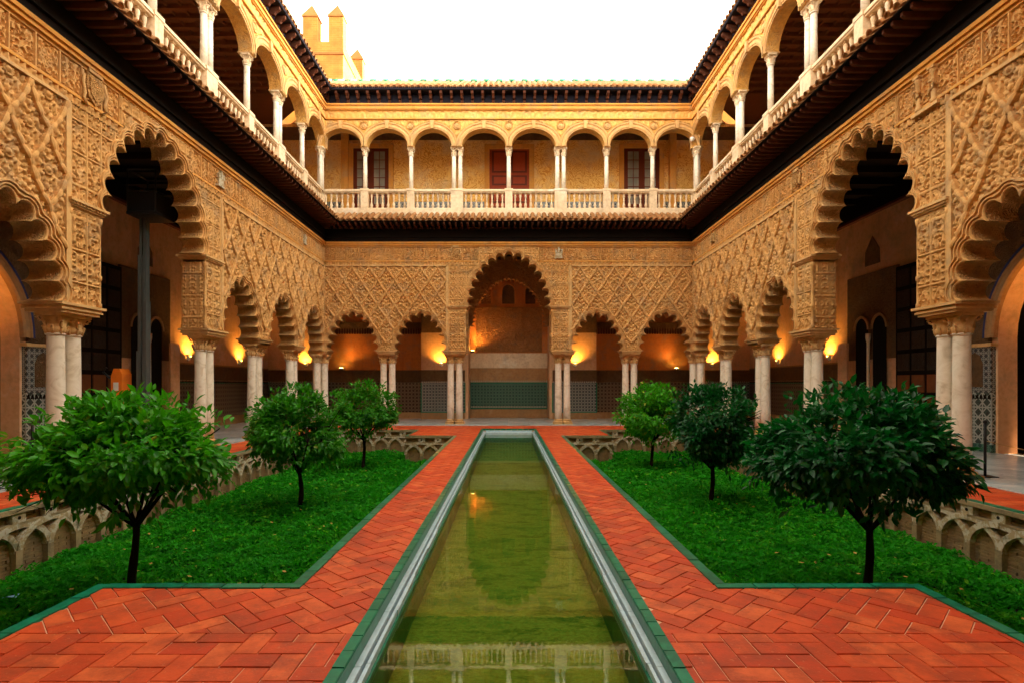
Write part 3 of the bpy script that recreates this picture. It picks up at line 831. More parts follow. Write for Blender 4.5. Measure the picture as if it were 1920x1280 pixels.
def gallery(root, xa, xb, depth=3.9, mitre=(True, True)):
    """floor slab between storeys, ceilings with beams, rear wall backing and outer roof side"""
    e0 = depth if mitre[0] else 0; e1 = depth if mitre[1] else 0
    fl = MB(); fl.prism_xy([(xa + .01, .45), (xb - .01, .45), (xb + e1 - .25, depth), (xa - e0 + .25, depth)], 7.62, 8.45)
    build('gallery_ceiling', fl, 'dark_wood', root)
    fl = MB(); fl.prism_xy([(xa + .01, .45), (xb - .01, .45), (xb + e1 - .25, depth), (xa - e0 + .25, depth)], 8.452, 8.48)
    build('upper_floor', fl, 'balustrade', root)
    cl = MB(); cl.prism_xy([(xa + .01, .40), (xb - .01, .40), (xb + e1 - .25, depth), (xa - e0 + .25, depth)], 13.345, 13.42)
    build('upper_ceiling', cl, 'bounce_wood' if mitre == (True, True) else 'brown_wood', root)  # far ceiling paler than the sides so it throws light back
    bm = cached('beam', lambda: MB().box(-.06, .06, .46, depth - .02, 13.20, 13.344).mesh('ceiling_beam', M['brown_wood']))
    bl = cached('beam2', lambda: MB().box(-.07, .07, .51, depth - .02, 7.44, 7.619).mesh('ceiling_beam', M['dark_wood']))
    n = int((xb - xa) / .45)
    for i in range(n):
        x = xa + (i + .5) * (xb - xa) / n
        ob('ceiling_beam', bm, root, (x, 0, 0)); 
        if i % 2: ob('ceiling_beam', bl, root, (x, 0, 0))
    lb = MB()
    for k in range(7): lb.box(xa, xb, .8 + k * .45, .86 + k * .45, 13.26, 13.343)
    build('ceiling_battens', lb, 'brown_wood', root)

def rear_strip(root, name, x0, x1, y, z0, z1, mat, t=.06, **k):
    return build(name, MB().box(x0, x1, y, y + t, z0, z1), mat, root, **k)

def crenel(root, x0, x1, y, z, step, w, h, mat, name='merlon_band'):
    mb = MB(); n = int((x1 - x0) / step)
    for i in range(n):
        x = x0 + (i + .5) * (x1 - x0) / n
        mb.prism_xz([(x - w / 2, z), (x + w / 2, z), (x + w * .3, z + h * .6), (x, z + h), (x - w * .3, z + h * .6)], y - .004, y + .004)
    return build(name, mb, mat, root)

# ======================================================================== THE SETTING
GZ = -.95
g = MB()
def sheet(m, x0, x1, y0, y1, z): m.add([(x0, y0, z), (x1, y0, z), (x1, y1, z), (x0, y1, z)], [(0, 1, 2, 3)])
sheet(g, -400, 400, -400, 700, GZ - .25); build('ground', g, 'soil', kind='structure')
# solid terrace under galleries and paths
PX0, PX1, PL, YN, YF1, YF2, BX = 1.0, 1.72, 3.27, 4.40, 17.35, 19.6, 6.40
tb = MB()
def solid(x0, x1, y0, y1, z1=-.009): tb.box(x0, x1, y0, y1, GZ - .3, z1)
for s in (-1, 1):
    a = (lambda p, q: (p, q) if s > 0 else (-q, -p))
    solid(*a(PX0 - .0, PX1 - .02), -4, 20.19)
    solid(*a(PX1 - .019, PL - .02), -4, YN - .02)
    solid(*a(PX1 - .019, PL - .02), YF1 + .16, 20.19)
    solid(*a(PL - .019, BX + .16), YF2 + .16, 20.19)
    solid(*a(BX + .161, 11.6), -4, 20.19)
solid(-11.6, 11.6, 20.191, 27.6)
solid(-PX0 + .001, PX0 - .001, -4, 1.5)
build('terrace', tb, 'joint', kind='structure')

# ---- paths: clipped herringbone pieces
def clip(poly, x0, x1, y0, y1):
    for ax, lim, sg in ((0, x0, 1), (0, x1, -1), (1, y0, 1), (1, y1, -1)):
        out = []
        for i in range(len(poly)):
            a, b = poly[i], poly[(i + 1) % len(poly)]
            da, db = (a[ax] - lim) * sg, (b[ax] - lim) * sg
            if da >= 0: out.append(a)
            if (da >= 0) != (db >= 0):
                t = da / (da - db); out.append((a[0] + (b[0] - a[0]) * t, a[1] + (b[1] - a[1]) * t))
        poly = out
        if len(poly) < 3: return []
    return poly
def area(p): return abs(sum(p[i][0] * p[(i + 1) % len(p)][1] - p[(i + 1) % len(p)][0] * p[i][1] for i in range(len(p)))) / 2
def herring(rect, W, ang, gap=.004):
    x0, x1, y0, y1 = rect; cx, cy = (x0 + x1) / 2, (y0 + y1) / 2; R = math.hypot(x1 - x0, y1 - y0) / 2 / W + 4
    c, s = math.cos(ang), math.sin(ang); out = []
    N = int(R) + 3
    for i in range(-N, N + 1):
        for j in range(-N, N + 1):
            bx, by = i + 2 * j, i - 2 * j
            if abs(bx) > R or abs(by) > R: continue
            for (u, v, w, h) in ((bx, by, 2, 1), (bx, by + 1, 1, 2)):
                q = gap / W
                P = [(u + q, v + q), (u + w - q, v + q), (u + w - q, v + h - q), (u + q, v + h - q)]
                P = [(cx + W * (a * c - b * s), cy + W * (a * s + b * c)) for a, b in P]
                k = clip(P, x0, x1, y0, y1)
                if len(k) >= 3 and area(k) > W * W * .06: out.append(k)
    return out
def bev_prism(m, P, z0, z1):
    cx = sum(p[0] for p in P) / len(P); cy = sum(p[1] for p in P) / len(P); n = len(P)
    dz = random.uniform(-.0025, .0025); z1 += dz
    Q = [(cx + (x - cx) * .975, cy + (y - cy) * .975) for x, y in P]
    m.add([(x, y, z1) for x, y in Q] + [(x, y, z1 - .004) for x, y in P] + [(x, y, z0) for x, y in P],
          [tuple(range(n))] + [(i, i + n, (i + 1) % n + n, (i + 1) % n) for i in range(n)] + [(i + n, i + 2 * n, (i + 1) % n + 2 * n, (i + 1) % n + n) for i in range(n)])
def lay(name, label, polys, z=0.0, mat='paving', tn='paving_tile'):
    root = ob(name, None, kind='structure', label=label)
    polys.sort(key=lambda P: min(p[1] for p in P))
    rest = MB()
    for i, P in enumerate(polys):
        a = sum(P[k][0] * P[(k + 1) % len(P)][1] - P[(k + 1) % len(P)][0] * P[k][1] for k in range(len(P)))
        if a < 0: P = P[::-1]
        if i < 300:
            m = MB(); bev_prism(m, P, -.03, z); build(tn, m, mat, root)
        else: bev_prism(rest, P, -.03, z)
    if rest.v:
        build('paving_field', rest, 'paving_far' if mat == 'paving' else mat, root, kind='stuff')
    return root
def pf():
    t = NT('terracotta_paving_far', .5, .22)
    r = t.N.new('ShaderNodeNewGeometry').outputs['Random Per Island']
    c = t.ramp(r, [(0, (.52, .052, .014)), (.5, (.64, .085, .020)), (1, (.72, .150, .042))])
    t.col(t.mix(t.ramp(t.noise(5, 5, .65), [(.4, (0, 0, 0)), (.75, (1, 1, 1))]), c, (.42, .058, .018))); return t.m
M['paving_far'] = pf()
W = .15
for s, nm in ((-1, 'left'), (1, 'right')):
    def mr(x0, x1, y0, y1): return (x0, x1, y0, y1) if s > 0 else (-x1, -x0, y0, y1)
    P = herring(mr(1.0, 3.20, .6, 3.54), W, 0)
    P += herring(mr(1.0, 3.20, 3.545, 4.33), W, PI / 4) + herring(mr(1.0, 1.65, 4.33, 17.42), W, PI / 4) + herring(mr(1.0, 3.20, 17.42, 20.18), W, PI / 4) + herring(mr(3.20, 6.47, 19.67, 20.18), W, PI / 4)
    lay('garden_path', 'terracotta herringbone path on the %s side of the pool' % nm, P)
    # strip between garden edge and marble gallery floor
    P = []
    for i in range(66):
        for j in range(4):
            a = mr(6.52 + j * .26, 6.52 + j * .26 + .255, 1.0 + i * .30, 1.0 + i * .30 + .295)
            P.append([(a[0], a[2]), (a[1], a[2]), (a[1], a[3]), (a[0], a[3])])
    lay('edge_pavement', 'narrow terracotta tile strip beside the %s marble arcade floor' % nm, P)
P = herring((-7.4, 7.4, 20.185, 21.62), W * 1.0, PI / 4)
lay('cross_path', 'terracotta strip across the far end of the pool', P)

# ---- green glazed edging, one piece each
def edging(root, p, q, w, z=.004, L=.30, side=0, mat='green_glaze', name='edging_tile'):
    p = Vector(p); q = Vector(q); d = q - p; n = max(1, int(round(d.length / L))); u = d / n; ang = math.atan2(d.y, d.x)
    me = cached(('edg', round(u.length, 3), w, mat), lambda: MB().box(.005, u.length - .005, -w / 2, w / 2, -.05, z).mesh(name, M[mat]))
    for i in range(n): ob(name, me, root, (p.x + u.x * i, p.y + u.y * i, random.uniform(-.002, .002)), rz=ang + random.uniform(-.006, .006))
for s in (-1, 1):
    r = ob('bed_edging', None, kind='structure', label='green glazed tile edging around the %s sunken bed' % ('left' if s < 0 else 'right'))
    edging(r, (s * (PX1 - .035), YN), (s * (PX1 - .035), YF1), .09, z=.010)
    edging(r, (s * (PX1 - .08), YN - .035), (s * (PL - .07), YN - .035), .09, z=.011)
    edging(r, (s * (PL - .035), .6), (s * (PL - .035), YN), .09, z=.010)
    edging(r, (s * (PX1 - .08), YF1 + .035), (s * (PL - .07), YF1 + .035), .07)
    edging(r, (s * (PL - .035), YF1), (s * (PL - .035), YF2), .07)
    edging(r, (s * PL, YF2 + .035), (s * (BX + .05), YF2 + .035), .07)
    edging(r, (s * (BX + .06), .6), (s * (BX + .06), YF2), .10)

# ---- pool
pool = ob('reflecting_pool', None, kind='structure', label='long narrow reflecting pool between terracotta paths')
PN, PF = .9, 20.1
for s in (-1, 1):
    edging(pool, (s * .965, PN), (s * .965, PF), .07, z=.006, L=.20)
    m = MB(); m.box(s * .93 - .004, s * .93 + .004, PN, PF - .07, -.12, -.004); build('glazed_riser', m, 'green_glaze', pool)
    n = 24; 
    for i in range(n):
        y0 = PN + (PF - .07 - PN) * i / n; y1 = PN + (PF - .07 - PN) * (i + 1) / n - .006
        m = MB(); m.box(min(s * .885, s * .925), max(s * .885, s * .925), y0, y1, -.16, -.085); build('marble_kerb', m, 'pool_marble', pool)
        m = MB(); jig = random.uniform(-.006, .006)
        m.box(min(s * (.850 + jig), s * .875), max(s * (.850 + jig), s * .875), y0 + .1, y1 + .1, -.18, -.115); build('marble_lip', m, 'pool_marble', pool)
    m = MB(); m.box(min(s * .835, s * 1.0), max(s * .835, s * 1.0), PN, PF, -.6, -.161); build('side_wall', m, 'green_glaze', pool)
edging(pool, (-.93, PF - .035), (.93, PF - .035), .07, z=.006, L=.20)
m = MB(); m.box(-.834, .834, PF - .14, PF - .075, -.6, -.055); build('end_kerb', m, 'pool_marble', pool)
m = MB(); m.box(-.834, .834, PF - .34, PF - .141, -.6, -.10); build('end_step', m, 'pool_marble', pool)
m = MB(); sheet(m, -.834, .834, PN, PF - .08, -.46); build('pool_bottom', m, 'algae', pool)
m = MB(); sheet(m, -.834, .834, PN, PF - .342, -.185); build('water', m, 'water', kind='structure', label='still green water of the long pool')

# ---- retaining walls with interlaced arches
def bed_wall(label, loc, rz, L, ncell):
    r = ob('retaining_wall', None, loc=loc, rz=rz, label=label, cat='garden wall', group='interlaced arch walls of the sunken beds')
    H = -GZ + .05
    bk = MB(); bk.box(0, L, .10, .16, -H, -.05); build('render_backing', bk, 'earth_brick', r)
    m = MB(); rows = 23; bh = (H - .02) / rows
    for j in range(rows):
        x = -(j % 2) * .14
        while x < L:
            a, b = max(0, x), min(L, x + .275)
            if b - a > .03:
                q = random.uniform(0, .016); m.box(a + .003, b - .003, .088 - q, .102, -H + j * bh, -H + (j + 1) * bh - .006)
            x += .28
    build('brickwork', m, 'earth_brick', r, kind='stuff')
    st = L / ncell; R = st * .98
    def band(cx, side):
        n = 12; w = .040; mb = MB(); vs = []
        for k in range(n + 1):
            t = k / n; a = PI / 2 * t
            px, pz = (cx + side * R * math.cos(a)), -.60 + .36 * math.sin(a)
            tx, tz = -side * R * math.sin(a), .36 * math.cos(a); l = math.hypot(tx, tz); nx, nz = tz / l, -tx / l
            for u, y in ((-w, .09), (-w, .0), (w, .0), (w, .09)):
                vs.append((px + nx * u, y + (.012 if side > 0 else 0), pz + nz * u))
        fs = [(k * 4 + i, k * 4 + i + 1, (k + 1) * 4 + i + 1, (k + 1) * 4 + i) for k in range(n) for i in range(3)]
        keep = [i for i in range(len(vs))]
        mb.add(vs, fs + [(0, 1, 2, 3), (n * 4 + 3, n * 4 + 2, n * 4 + 1, n * 4)]); return mb
    lm = cached(('band', round(st, 3), 1), lambda: band(0, 1).mesh('arch_rib', M['lichen']))
    rm = cached(('band', round(st, 3), -1), lambda: band(0, -1).mesh('arch_rib', M['lichen']))
    for i in range(ncell + 1):
        x = i * st
        if x + R <= L + .02: ob('arch_rib', lm, r, (x, 0, 0))
        if x - R >= -.02: ob('arch_rib', rm, r, (x, 0, 0))
        pm = cached('leg', lambda: MB().box(-.05, .05, .0, .089, GZ - .05, -.56).mesh('pilaster', M['garden_wall']))
        ob('pilaster', pm, r, (min(max(x, .05), L - .05) , -.001 * (i % 2), 0))
        hm = cached('hole_block', lambda: MB().prism_xz([(-.10, -.20), (.10, -.20), (.10, -.072), (-.10, -.072)], .0, .088).mesh('frieze_block', M['lichen']))
        if 0 < i < ncell: ob('frieze_block', hm, r, (x, 0, 0)); ob('pierced_hole', cached('hole', lambda: MB().add([(.018 * math.cos(k * PI / 4), -.002, .018 * math.sin(k * PI / 4)) for k in range(8)], [tuple(range(8))]) or None) if False else cached('hole', holef), r, (x, 0, -.135))
    c = MB(); c.box(0, L, -.02, .10, -.07, -.008); c.box(0, L, .01, .087, -.235, -.201)
    build('coping', c, 'garden_wall', r)
    return r
def holef():
    q = MB(); q.lathe([(.024, -.004), (.024, .004)], 10); me = q.mesh('pierced_hole', M['void'])
    me.transform(Matrix.Rotation(PI / 2, 4, 'X')); return me
# local x along, local y into the wall
bed_wall('long mossy garden wall of interlaced arches along the left bed', (-BX, 4.7, 0), PI / 2, YF2 - 4.7, 30)
bed_wall('long lichened garden wall of interlaced arches along the right bed', (BX, YF2, 0), -PI / 2, YF2 - 4.7, 30)
bed_wall('short arched garden wall closing the left bed below the far path', (-BX, YF2, 0), 0, BX - PL, 6)
bed_wall('short arched garden wall closing the right bed below the far path', (PL, YF2, 0), 0, BX - PL, 6)
bed_wall('narrow arched wall under the far terracotta platform, left of pool', (-PL, YF1 + .0, 0), 0, PL - PX1, 3)
bed_wall('narrow arched wall under the far terracotta platform, right of pool', (PX1, YF1 + .0, 0), 0, PL - PX1, 3)
w_ = MB()
for s in (-1, 1):
    w_.box(min(s * (PX1 - .03), s * (PX1 - .0)), max(s * (PX1 - .03), s * PX1), YN, YF1 + .0, GZ - .2, -.06)
    w_.box(min(s * (PL - .03), s * PL), max(s * (PL - .03), s * PL), .6, YN, GZ - .2, -.06)
    w_.box(min(s * (PL - .03), s * PL), max(s * (PL - .03), s * PL), YF1 + .11, YF2, GZ - .2, -.06)
    w_.box(min(s * PX1, s * (PL - .04)), max(s * PX1, s * (PL - .04)), YN - .03, YN, GZ - .2, -.06)
    w_.box(min(s * BX, s * (BX + .1)), max(s * BX, s * (BX + .1)), .6, 4.69, GZ - .2, -.06)
build('bed_side_walls', w_, 'garden_wall', kind='structure')

# ---- ground cover
def cover(side):
    def inbed(x, y):
        return (x > PX1 + .01) & (x < BX - .02) & (y < YF2) & (((y > YN + .01) & (y < YF1)) | (x > PL + .01)) & (y > 2.6)
    nx, ny = 60, 190
    X, Y = np.meshgrid(np.linspace(PX1, BX + .05, nx + 1), np.linspace(2.4, YF2 + .05, ny + 1))
    hgt = lambda x, y: GZ + .03 + .03 * np.sin(x * 3.1 + 1) * np.cos(y * 2.3) + .02 * np.sin(x * 7 + y * 5)
    V = np.stack([X * side, Y, hgt(X, Y)], -1).reshape(-1, 3); idx = np.arange(len(V)).reshape(ny + 1, nx + 1)
    q = np.stack([idx[:-1, :-1], idx[:-1, 1:], idx[1:, 1:], idx[1:, :-1]], -1).reshape(-1, 4)
    ob('bed_soil', np_mesh('bed_soil', V, q, M['soil'], True), kind='structure')
    xs, ys, sz = [], [], []
    for (y0, y1, dens, s) in ((2.6, 9.0, 2700, .031), (9.0, 13.0, 1700, .038), (13.0, YF2, 1100, .046)):
        n = int((BX - PX1) * (y1 - y0) * dens)
        x = rng.uniform(PX1, BX, n); y = rng.uniform(y0, y1, n); k = inbed(x, y)
        xs.append(x[k]); ys.append(y[k]); sz.append(np.full(k.sum(), s))
    x = np.concatenate(xs); y = np.concatenate(ys); s = np.concatenate(sz) * rng.uniform(.6, 1.5, len(x)); n = len(x)
    clump = .5 + .5 * np.sin(x * 2.3 + 1.3 * np.sin(y * 1.1)) * np.cos(y * 1.9 + x)
    clump = .45 * clump + .55 * (.5 + .5 * np.sin(x * 9.3 + 2 * np.sin(y * 4.1)) * np.cos(y * 8.1 + 1.7 * np.sin(x * 3.7)))
    z = hgt(x, y) + .02 + rng.uniform(0, 1, n) * (.03 + .19 * clump)
    yaw = rng.uniform(0, 2 * PI, n); tilt = rng.uniform(-.9, .9, n); tilt2 = rng.uniform(-.8, .8, n)
    ax = np.stack([np.cos(yaw) * np.cos(tilt), np.sin(yaw) * np.cos(tilt), np.sin(tilt)], -1)
    bx = np.stack([-np.sin(yaw) * np.cos(tilt2), np.cos(yaw) * np.cos(tilt2), np.sin(tilt2)], -1)
    c = np.stack([x * side, y, z], -1); s = s[:, None]
    up = np.zeros_like(c); up[:, 2] = .012
    V = np.stack([c - ax * s, c - bx * s * .55 + up, c + ax * s, c + bx * s * .55 + up], 1).reshape(-1, 3)
    b = np.arange(n)[:, None] * 4
    ob('ground_cover', np_mesh('ground_cover', V, np.concatenate([b + [0, 1, 2], b + [0, 2, 3]]), M['ivy'], False), kind='stuff',
       label='dense low green creeper filling the %s sunken bed' % ('left' if side < 0 else 'right'), cat='ground cover')
cover(-1); cover(1)
def fallen(side):
    n = 110; x = rng.uniform(PX1 + .1, BX - .1, n); y = rng.uniform(4.5, YF2 - .2, n); k = ((y > YN + .1) & (y < YF1)) | (x > PL); x = x[k]; y = y[k]; n = len(x)
    a = rng.uniform(0, 6.28, n); c = np.stack([x * side, y, np.full(n, GZ + .19)], -1)
    A = np.stack([np.cos(a), np.sin(a), rng.uniform(-.3, .3, n)], -1) * .036; B = np.stack([-np.sin(a), np.cos(a), rng.uniform(-.3, .3, n)], -1) * .02
    V = np.stack([c - A, c - B, c + A, c + B], 1).reshape(-1, 3); b = np.arange(n)[:, None] * 4
    ob('fallen_leaves', np_mesh('fallen_leaves', V, b + [0, 1, 2, 3], M['dry_leaf']), kind='stuff', label='scattered dry leaves on the %s bed creeper' % ('left' if side < 0 else 'right'), cat='fallen leaves')
M['dry_leaf'] = flat('dry_leaf', (.40, .26, .05), .7, .2)
fallen(-1); fallen(1)

# ---- marble gallery floors
def floor_grid(label, x0, x1, y0, y1, nx, ny):
    r = ob('gallery_floor', None, kind='structure', label=label)
    dx, dy = (x1 - x0) / nx, (y1 - y0) / ny
    me = MB().box(.003, dx - .003, .003, dy - .003, -.03, .012).mesh('marble_slab', M['marble_floor'])
    for i in range(nx):
        for j in range(ny): ob('marble_slab', me, r, (x0 + i * dx, y0 + j * dy, 0))
floor_grid('pale marble slab floor of the arcade with the mast lift', -11.45, -7.57, .6, 21.6, 6, 34)
floor_grid('bluish marble slab floor of the arcade opposite the mast lift', 7.57, 11.45, .6, 21.6, 6, 34)
floor_grid('pale marble slab floor of the far arcade', -11.45, 11.45, 21.63, 26.7, 28, 8)

# ======================================================================== WINGS
GD = 3.91
# far wing
back = ob('palace_wing', None, loc=(0, 22.2, 0), label='far palace wing facing the pool with central scalloped arch and red upper door', cat='building', group='palace wings around the courtyard')
bays = [(-6.32, 1.38, 'S'), (-3.57, 1.37, 'S'), (0, 2.2, 'L'), (3.57, 1.37, 'S'), (6.32, 1.38, 'S')]
upsB = [(-7.70, False), (-5.84, False), (-3.97, False), (-2.10, True), (0, False), (2.10, True), (3.97, False), (5.84, False), (7.70, False)]
wing(back, -7.70, 7.70, bays, [(-7.47, -2.52, 2.75 / 4, [-6.32, -3.57]), (2.52, 7.47, 2.75 / 4, [3.57, 6.32])], upsB, (True, True), (-HX, HX), frx=(-7.44, 7.44))
gallery(back, -HX, HX)
for o in [c for c in back.children if c.name.startswith('column') and abs(abs(c.location.x) - 7.7) < .3 and c.location.z < 1]:
    pass
for s in (-1, 1):                                        # third column of the corner group
    put_column('low', back, s * 7.72, -.12, 0); put_column('up', back, s * 7.60, .0, 9.50)

# side wings
def side(m):
    r = ob('palace_wing', None, loc=(-HX if m > 0 else HX, 11.76, 0), rz=PI / 2 if m > 0 else -PI / 2, cat='building', group='palace wings around the courtyard',
           label='long palace wing with the telescoping mast standing behind its big arch' if m > 0 else 'long palace wing opposite the mast, with columns-and-ribbon emblem on its frieze')
    X = lambda Y: m * (Y - 11.76)
    bays = [(X(c), h, k) for c, h, k in ((20.99, 1.41, 'S'), (18.17, 1.41, 'S'), (15.35, 1.39, 'S'), (11.76, 2.2, 'L'), (8.17, 1.39, 'S'), (5.35, 1.41, 'S'), (2.53, 1.41, 'S'))]
    pan = []
    for a, b, cs in ((14.28, 22.18, (20.99, 18.17, 15.35)), (1.2, 9.24, (8.17, 5.35, 2.53))):
        x0, x1 = sorted((X(a), X(b))); pan.append((x0, x1, 2.82 / 4, [X(c) for c in cs]))
    ys = [(22.42, False), (20.27, False), (18.14, True), (16.0, False), (13.87, True), (11.76, False), (9.62, True), (7.5, False), (5.35, True), (3.2, False), (1.1, False)]
    ups = sorted([(X(y), p) for y, p in ys])
    xa, xb = sorted((X(22.40), X(1.12)))
    ea, eb = sorted((X(22.2), X(3.0)))
    mit = (False, True) if m > 0 else (True, False)
    wing(r, xa, xb, bays, pan, ups, mit, (ea, eb), frx=tuple(sorted((X(22.13), X(1.2)))))
    gallery(r, *sorted((X(22.2), X(1.0))), mitre=mit)
    return r, X
left, XL = side(1)
right, XR = side(-1)

# ---- emblems on the friezes
shield(back, -2.14, 6.93, .8, 0); shield(back, 2.02, 6.92, .75, 1)
shield(left, XL(9.85), 6.88, 1.1, 0); shield(left, XL(14.15), 6.9, .7, 1); shield(left, XL(20.0), 6.9, .6, 1)
shield(right, XR(9.78), 6.9, 1.1, 2); shield(right, XR(14.2), 6.9, .8, 0); shield(right, XR(20.0), 6.9, .6, 0)

# ---- rear walls of the side galleries (local y = 3.91)
def side_rear(r, X, m):
    def span(a, b): return tuple(sorted((X(a), X(b))))
    y = GD
    # wall with portal opening and twin window opening
    pc, phw, zs = 11.0, 1.80, 2.55
    a0, a1 = span(pc - phw, pc + phw)
    cxp = X(pc)
    arc = [(cxp + phw * 1.0 * math.cos(PI * k / 20), zs + .15 + 2.0 * math.sin(PI * k / 20)) for k in range(21)]
    wx0, wx1 = span(26.0, -4.3)
    mb = MB(); mb.prism_xz([(wx0, 0), (a0, 0)] + arc[::-1] + [(a1, 0), (wx1, 0), (wx1, 8.4), (wx0, 8.4)], y, y + .45)
    build('rear_wall', mb, 'pale_plaster', r)
    mb = MB(); mb.box(wx0, wx1, y, y + .45, 8.401, 13.6); build('upper_rear_wall', mb, 'ochre', r)
    mb = MB(); mb.box(wx0, wx1, 3.95, 4.3, 13.60, 15.6); build('ridge_wall', mb, 'ochre', r)
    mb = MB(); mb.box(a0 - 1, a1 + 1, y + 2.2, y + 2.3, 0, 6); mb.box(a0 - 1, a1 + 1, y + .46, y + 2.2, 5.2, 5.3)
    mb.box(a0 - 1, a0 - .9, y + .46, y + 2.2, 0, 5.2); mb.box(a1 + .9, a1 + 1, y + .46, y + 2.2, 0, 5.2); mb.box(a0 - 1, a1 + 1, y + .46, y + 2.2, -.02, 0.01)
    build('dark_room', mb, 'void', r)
    mb = MB(); mb.box(a0, a1, y + .9, y + .95, 2.3, 4.7); build('hall_screen', mb, 'plaster', r)
    # wall bands
    def bands(p, q):
        x0, x1 = span(p, q)
        rear_strip(r, 'tile_dado', x0, x1, y - .05, .35, 1.66, 'azulejo_brown')
        rear_strip(r, 'plinth', x0, x1, y - .09, 0.013, .349, 'sand_plinth', .10)
        rear_strip(r, 'carved_band', x0, x1, y - .045, 1.78, 2.32, 'brown_carved')
        rear_strip(r, 'band_moulding', x0, x1, y - .07, 2.321, 2.37, 'sand_plinth', .075)
        rear_strip(r, 'band_moulding', x0, x1, y - .06, 1.661, 1.70, 'green_glaze', .065)
        crenel(r, x0, x1, y - .054, 1.70, .085, .07, .075, 'void')
    bands(25.9, 18.45)
    bands(8.0, 1.0)
    fx0, fx1 = span(25.9, 1.0)
    rear_strip(r, 'wooden_frieze', fx0, fx1, y - .12, 6.98, 7.60, 'dark_wood', .125)
    rear_strip(r, 'frieze_cord', fx0, fx1, y - .17, 6.90, 6.979, 'rafter_wood', .17)
    # twin window surround
    x0, x1 = span(18.4, 16.02)
    xc = (x0 + x1) / 2
    mb = MB(); mb.box(x0, x1, y - .06, y, 2.4, 5.1); build('window_surround', mb, 'brown_carved', r)
    for s in (-1, 1):
        P = [(s * .42 - .30, .013), (s * .42 + .30, .013), (s * .42 + .30, 3.3)] + [(s * .42 + .30 * math.cos(PI * k / 10), 3.35 + .36 * math.sin(PI * k / 10)) for k in range(1, 10)] + [(s * .42 - .30, 3.3)]
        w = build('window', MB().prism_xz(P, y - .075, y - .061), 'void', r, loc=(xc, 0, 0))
        af = MB(); A = [(s * .42 + .31 * math.cos(PI * k / 12), 3.33 + .38 * math.sin(PI * k / 12)) for k in range(13)]; B = [(s * .42 + .39 * math.cos(PI * k / 12), 3.33 + .46 * math.sin(PI * k / 12)) for k in range(13)]
        strip(af, A, A, y - .06, y - .11); strip(af, A, B, y - .11, y - .11); strip(af, B, B, y - .11, y - .06)
        build('frame', af, 'sand_plinth', w)
    build('mullion_column', MB().lathe([(.07, .02), (.05, .1), (.045, 2.9), (.075, 3.05), (.08, 3.2)], 10, cx=xc, cy=y - .14), 'marble', r)
    mb = MB(); q0 = x0 if m > 0 else x1; 
    xs_ = xc + m * .88
    mb.box(xs_ - .25, xs_ + .25, y - .42, y - .36, .1, 2.95); build('window_shutter', mb, 'pale_plaster', r)
    mb = MB(); mb.prism_xz([(xc - .35, 5.35), (xc + .35, 5.35), (xc + .33, 5.8), (xc, 6.25), (xc - .33, 5.8)], y - .02, y); build('blind_niche', mb, 'brown_carved', r)
    # dark door leaf with panels
    x0, x1 = span(15.98, 14.2)
    lf = build('door_leaf', MB().box(x0, x1, y - .14, y - .06, .02, 5.0), 'dark_wood', r, label='tall dark carved door leaf folded against the wall')
    for i in range(3):
        for j in range(8):
            a = x0 + .1 + i * (x1 - x0 - .1) / 3; b = a + (x1 - x0 - .1) / 3 - .1
            build('door_panel', MB().box(a, b, y - .17, y - .141, .2 + j * .6, .2 + j * .6 + .48), 'dark_carved' if j > 2 else 'brown_wood', lf)
    # portal: tiled pier, niche, carved spandrel, archivolt
    for (p, q) in ((12.86, 13.75), (8.2, 9.14)):
        x0, x1 = span(p, q)
        rear_strip(r, 'star_tile_pier', x0, x1, y - .10, .20, 1.42, 'azulejo_star', .11)
        rear_strip(r, 'tile_base', x0, x1, y - .105, .013, .199, 'azulejo_teal', .115)
        crenel(r, x0, x1, y - .106, 1.27, .11, .10, .12, 'void')
        rear_strip(r, 'niche_frame', x0, x1, y - .11, 1.421, 2.5, 'azulejo_blue', .12)
        xm = (x0 + x1) / 2; w = (x1 - x0) / 2 - .22
        P = [(xm - w, 1.55), (xm + w, 1.55), (xm + w, 2.1), (xm + w * .6, 2.3), (xm, 2.38), (xm - w * .6, 2.3), (xm - w, 2.1)]
        build('niche_panel', MB().prism_xz(P, y - .125, y - .111), 'brown_carved', r)
        rear_strip(r, 'portal_impost', x0 - .06, x1 + .06, y - .17, 2.501, 2.58, 'moulding', .18)
    sx0, sx1 = span(8.2, 13.75); hw2 = (sx1 - sx0) / 2; mc = (sx0 + sx1) / 2
    A = [(cxp + (phw + .16) * math.cos(PI * k / 24), 2.6 + .1 + 2.14 * math.sin(PI * k / 24)) for k in range(25)]
    mb = MB(); mb.prism_xz([(sx0, 2.6), (A[-1][0], 2.6)] + A[::-1] + [(A[0][0], 2.6), (sx1, 2.6), (sx1, 6.2), (sx0, 6.2)], y - .09, y)
    build('carved_surround', mb, 'brown_carved', r)
    am = MB(); s0 = [(cxp + phw * math.cos(PI * k / 40), 2.6 + .1 + 2.0 * math.sin(PI * k / 40)) for k in range(41)]
    cur = s0; yc = y - .0005
    for d, yy in ((0, y - .10), (.03, y - .14), (.07, y - .14), (.07, y - .12), (.15, y - .12), (.17, y - .15), (.20, y - .15), (.20, y - .08)):
        nx = [(cxp + (phw + d) * math.cos(PI * k / 40), 2.7 + (2.0 + d) * math.sin(PI * k / 40)) for k in range(41)]
        strip(am, cur, nx, yc, yy); cur = nx; yc = yy
    build('portal_arch', am, 'sand_plinth', r)
    bb = MB(); r0 = [(cxp + (phw + .21) * math.cos(PI * k / 40), 2.7 + 2.21 * math.sin(PI * k / 40)) for k in range(41)]; r1 = [(cxp + (phw + .30) * math.cos(PI * k / 40), 2.7 + 2.30 * math.sin(PI * k / 40)) for k in range(41)]
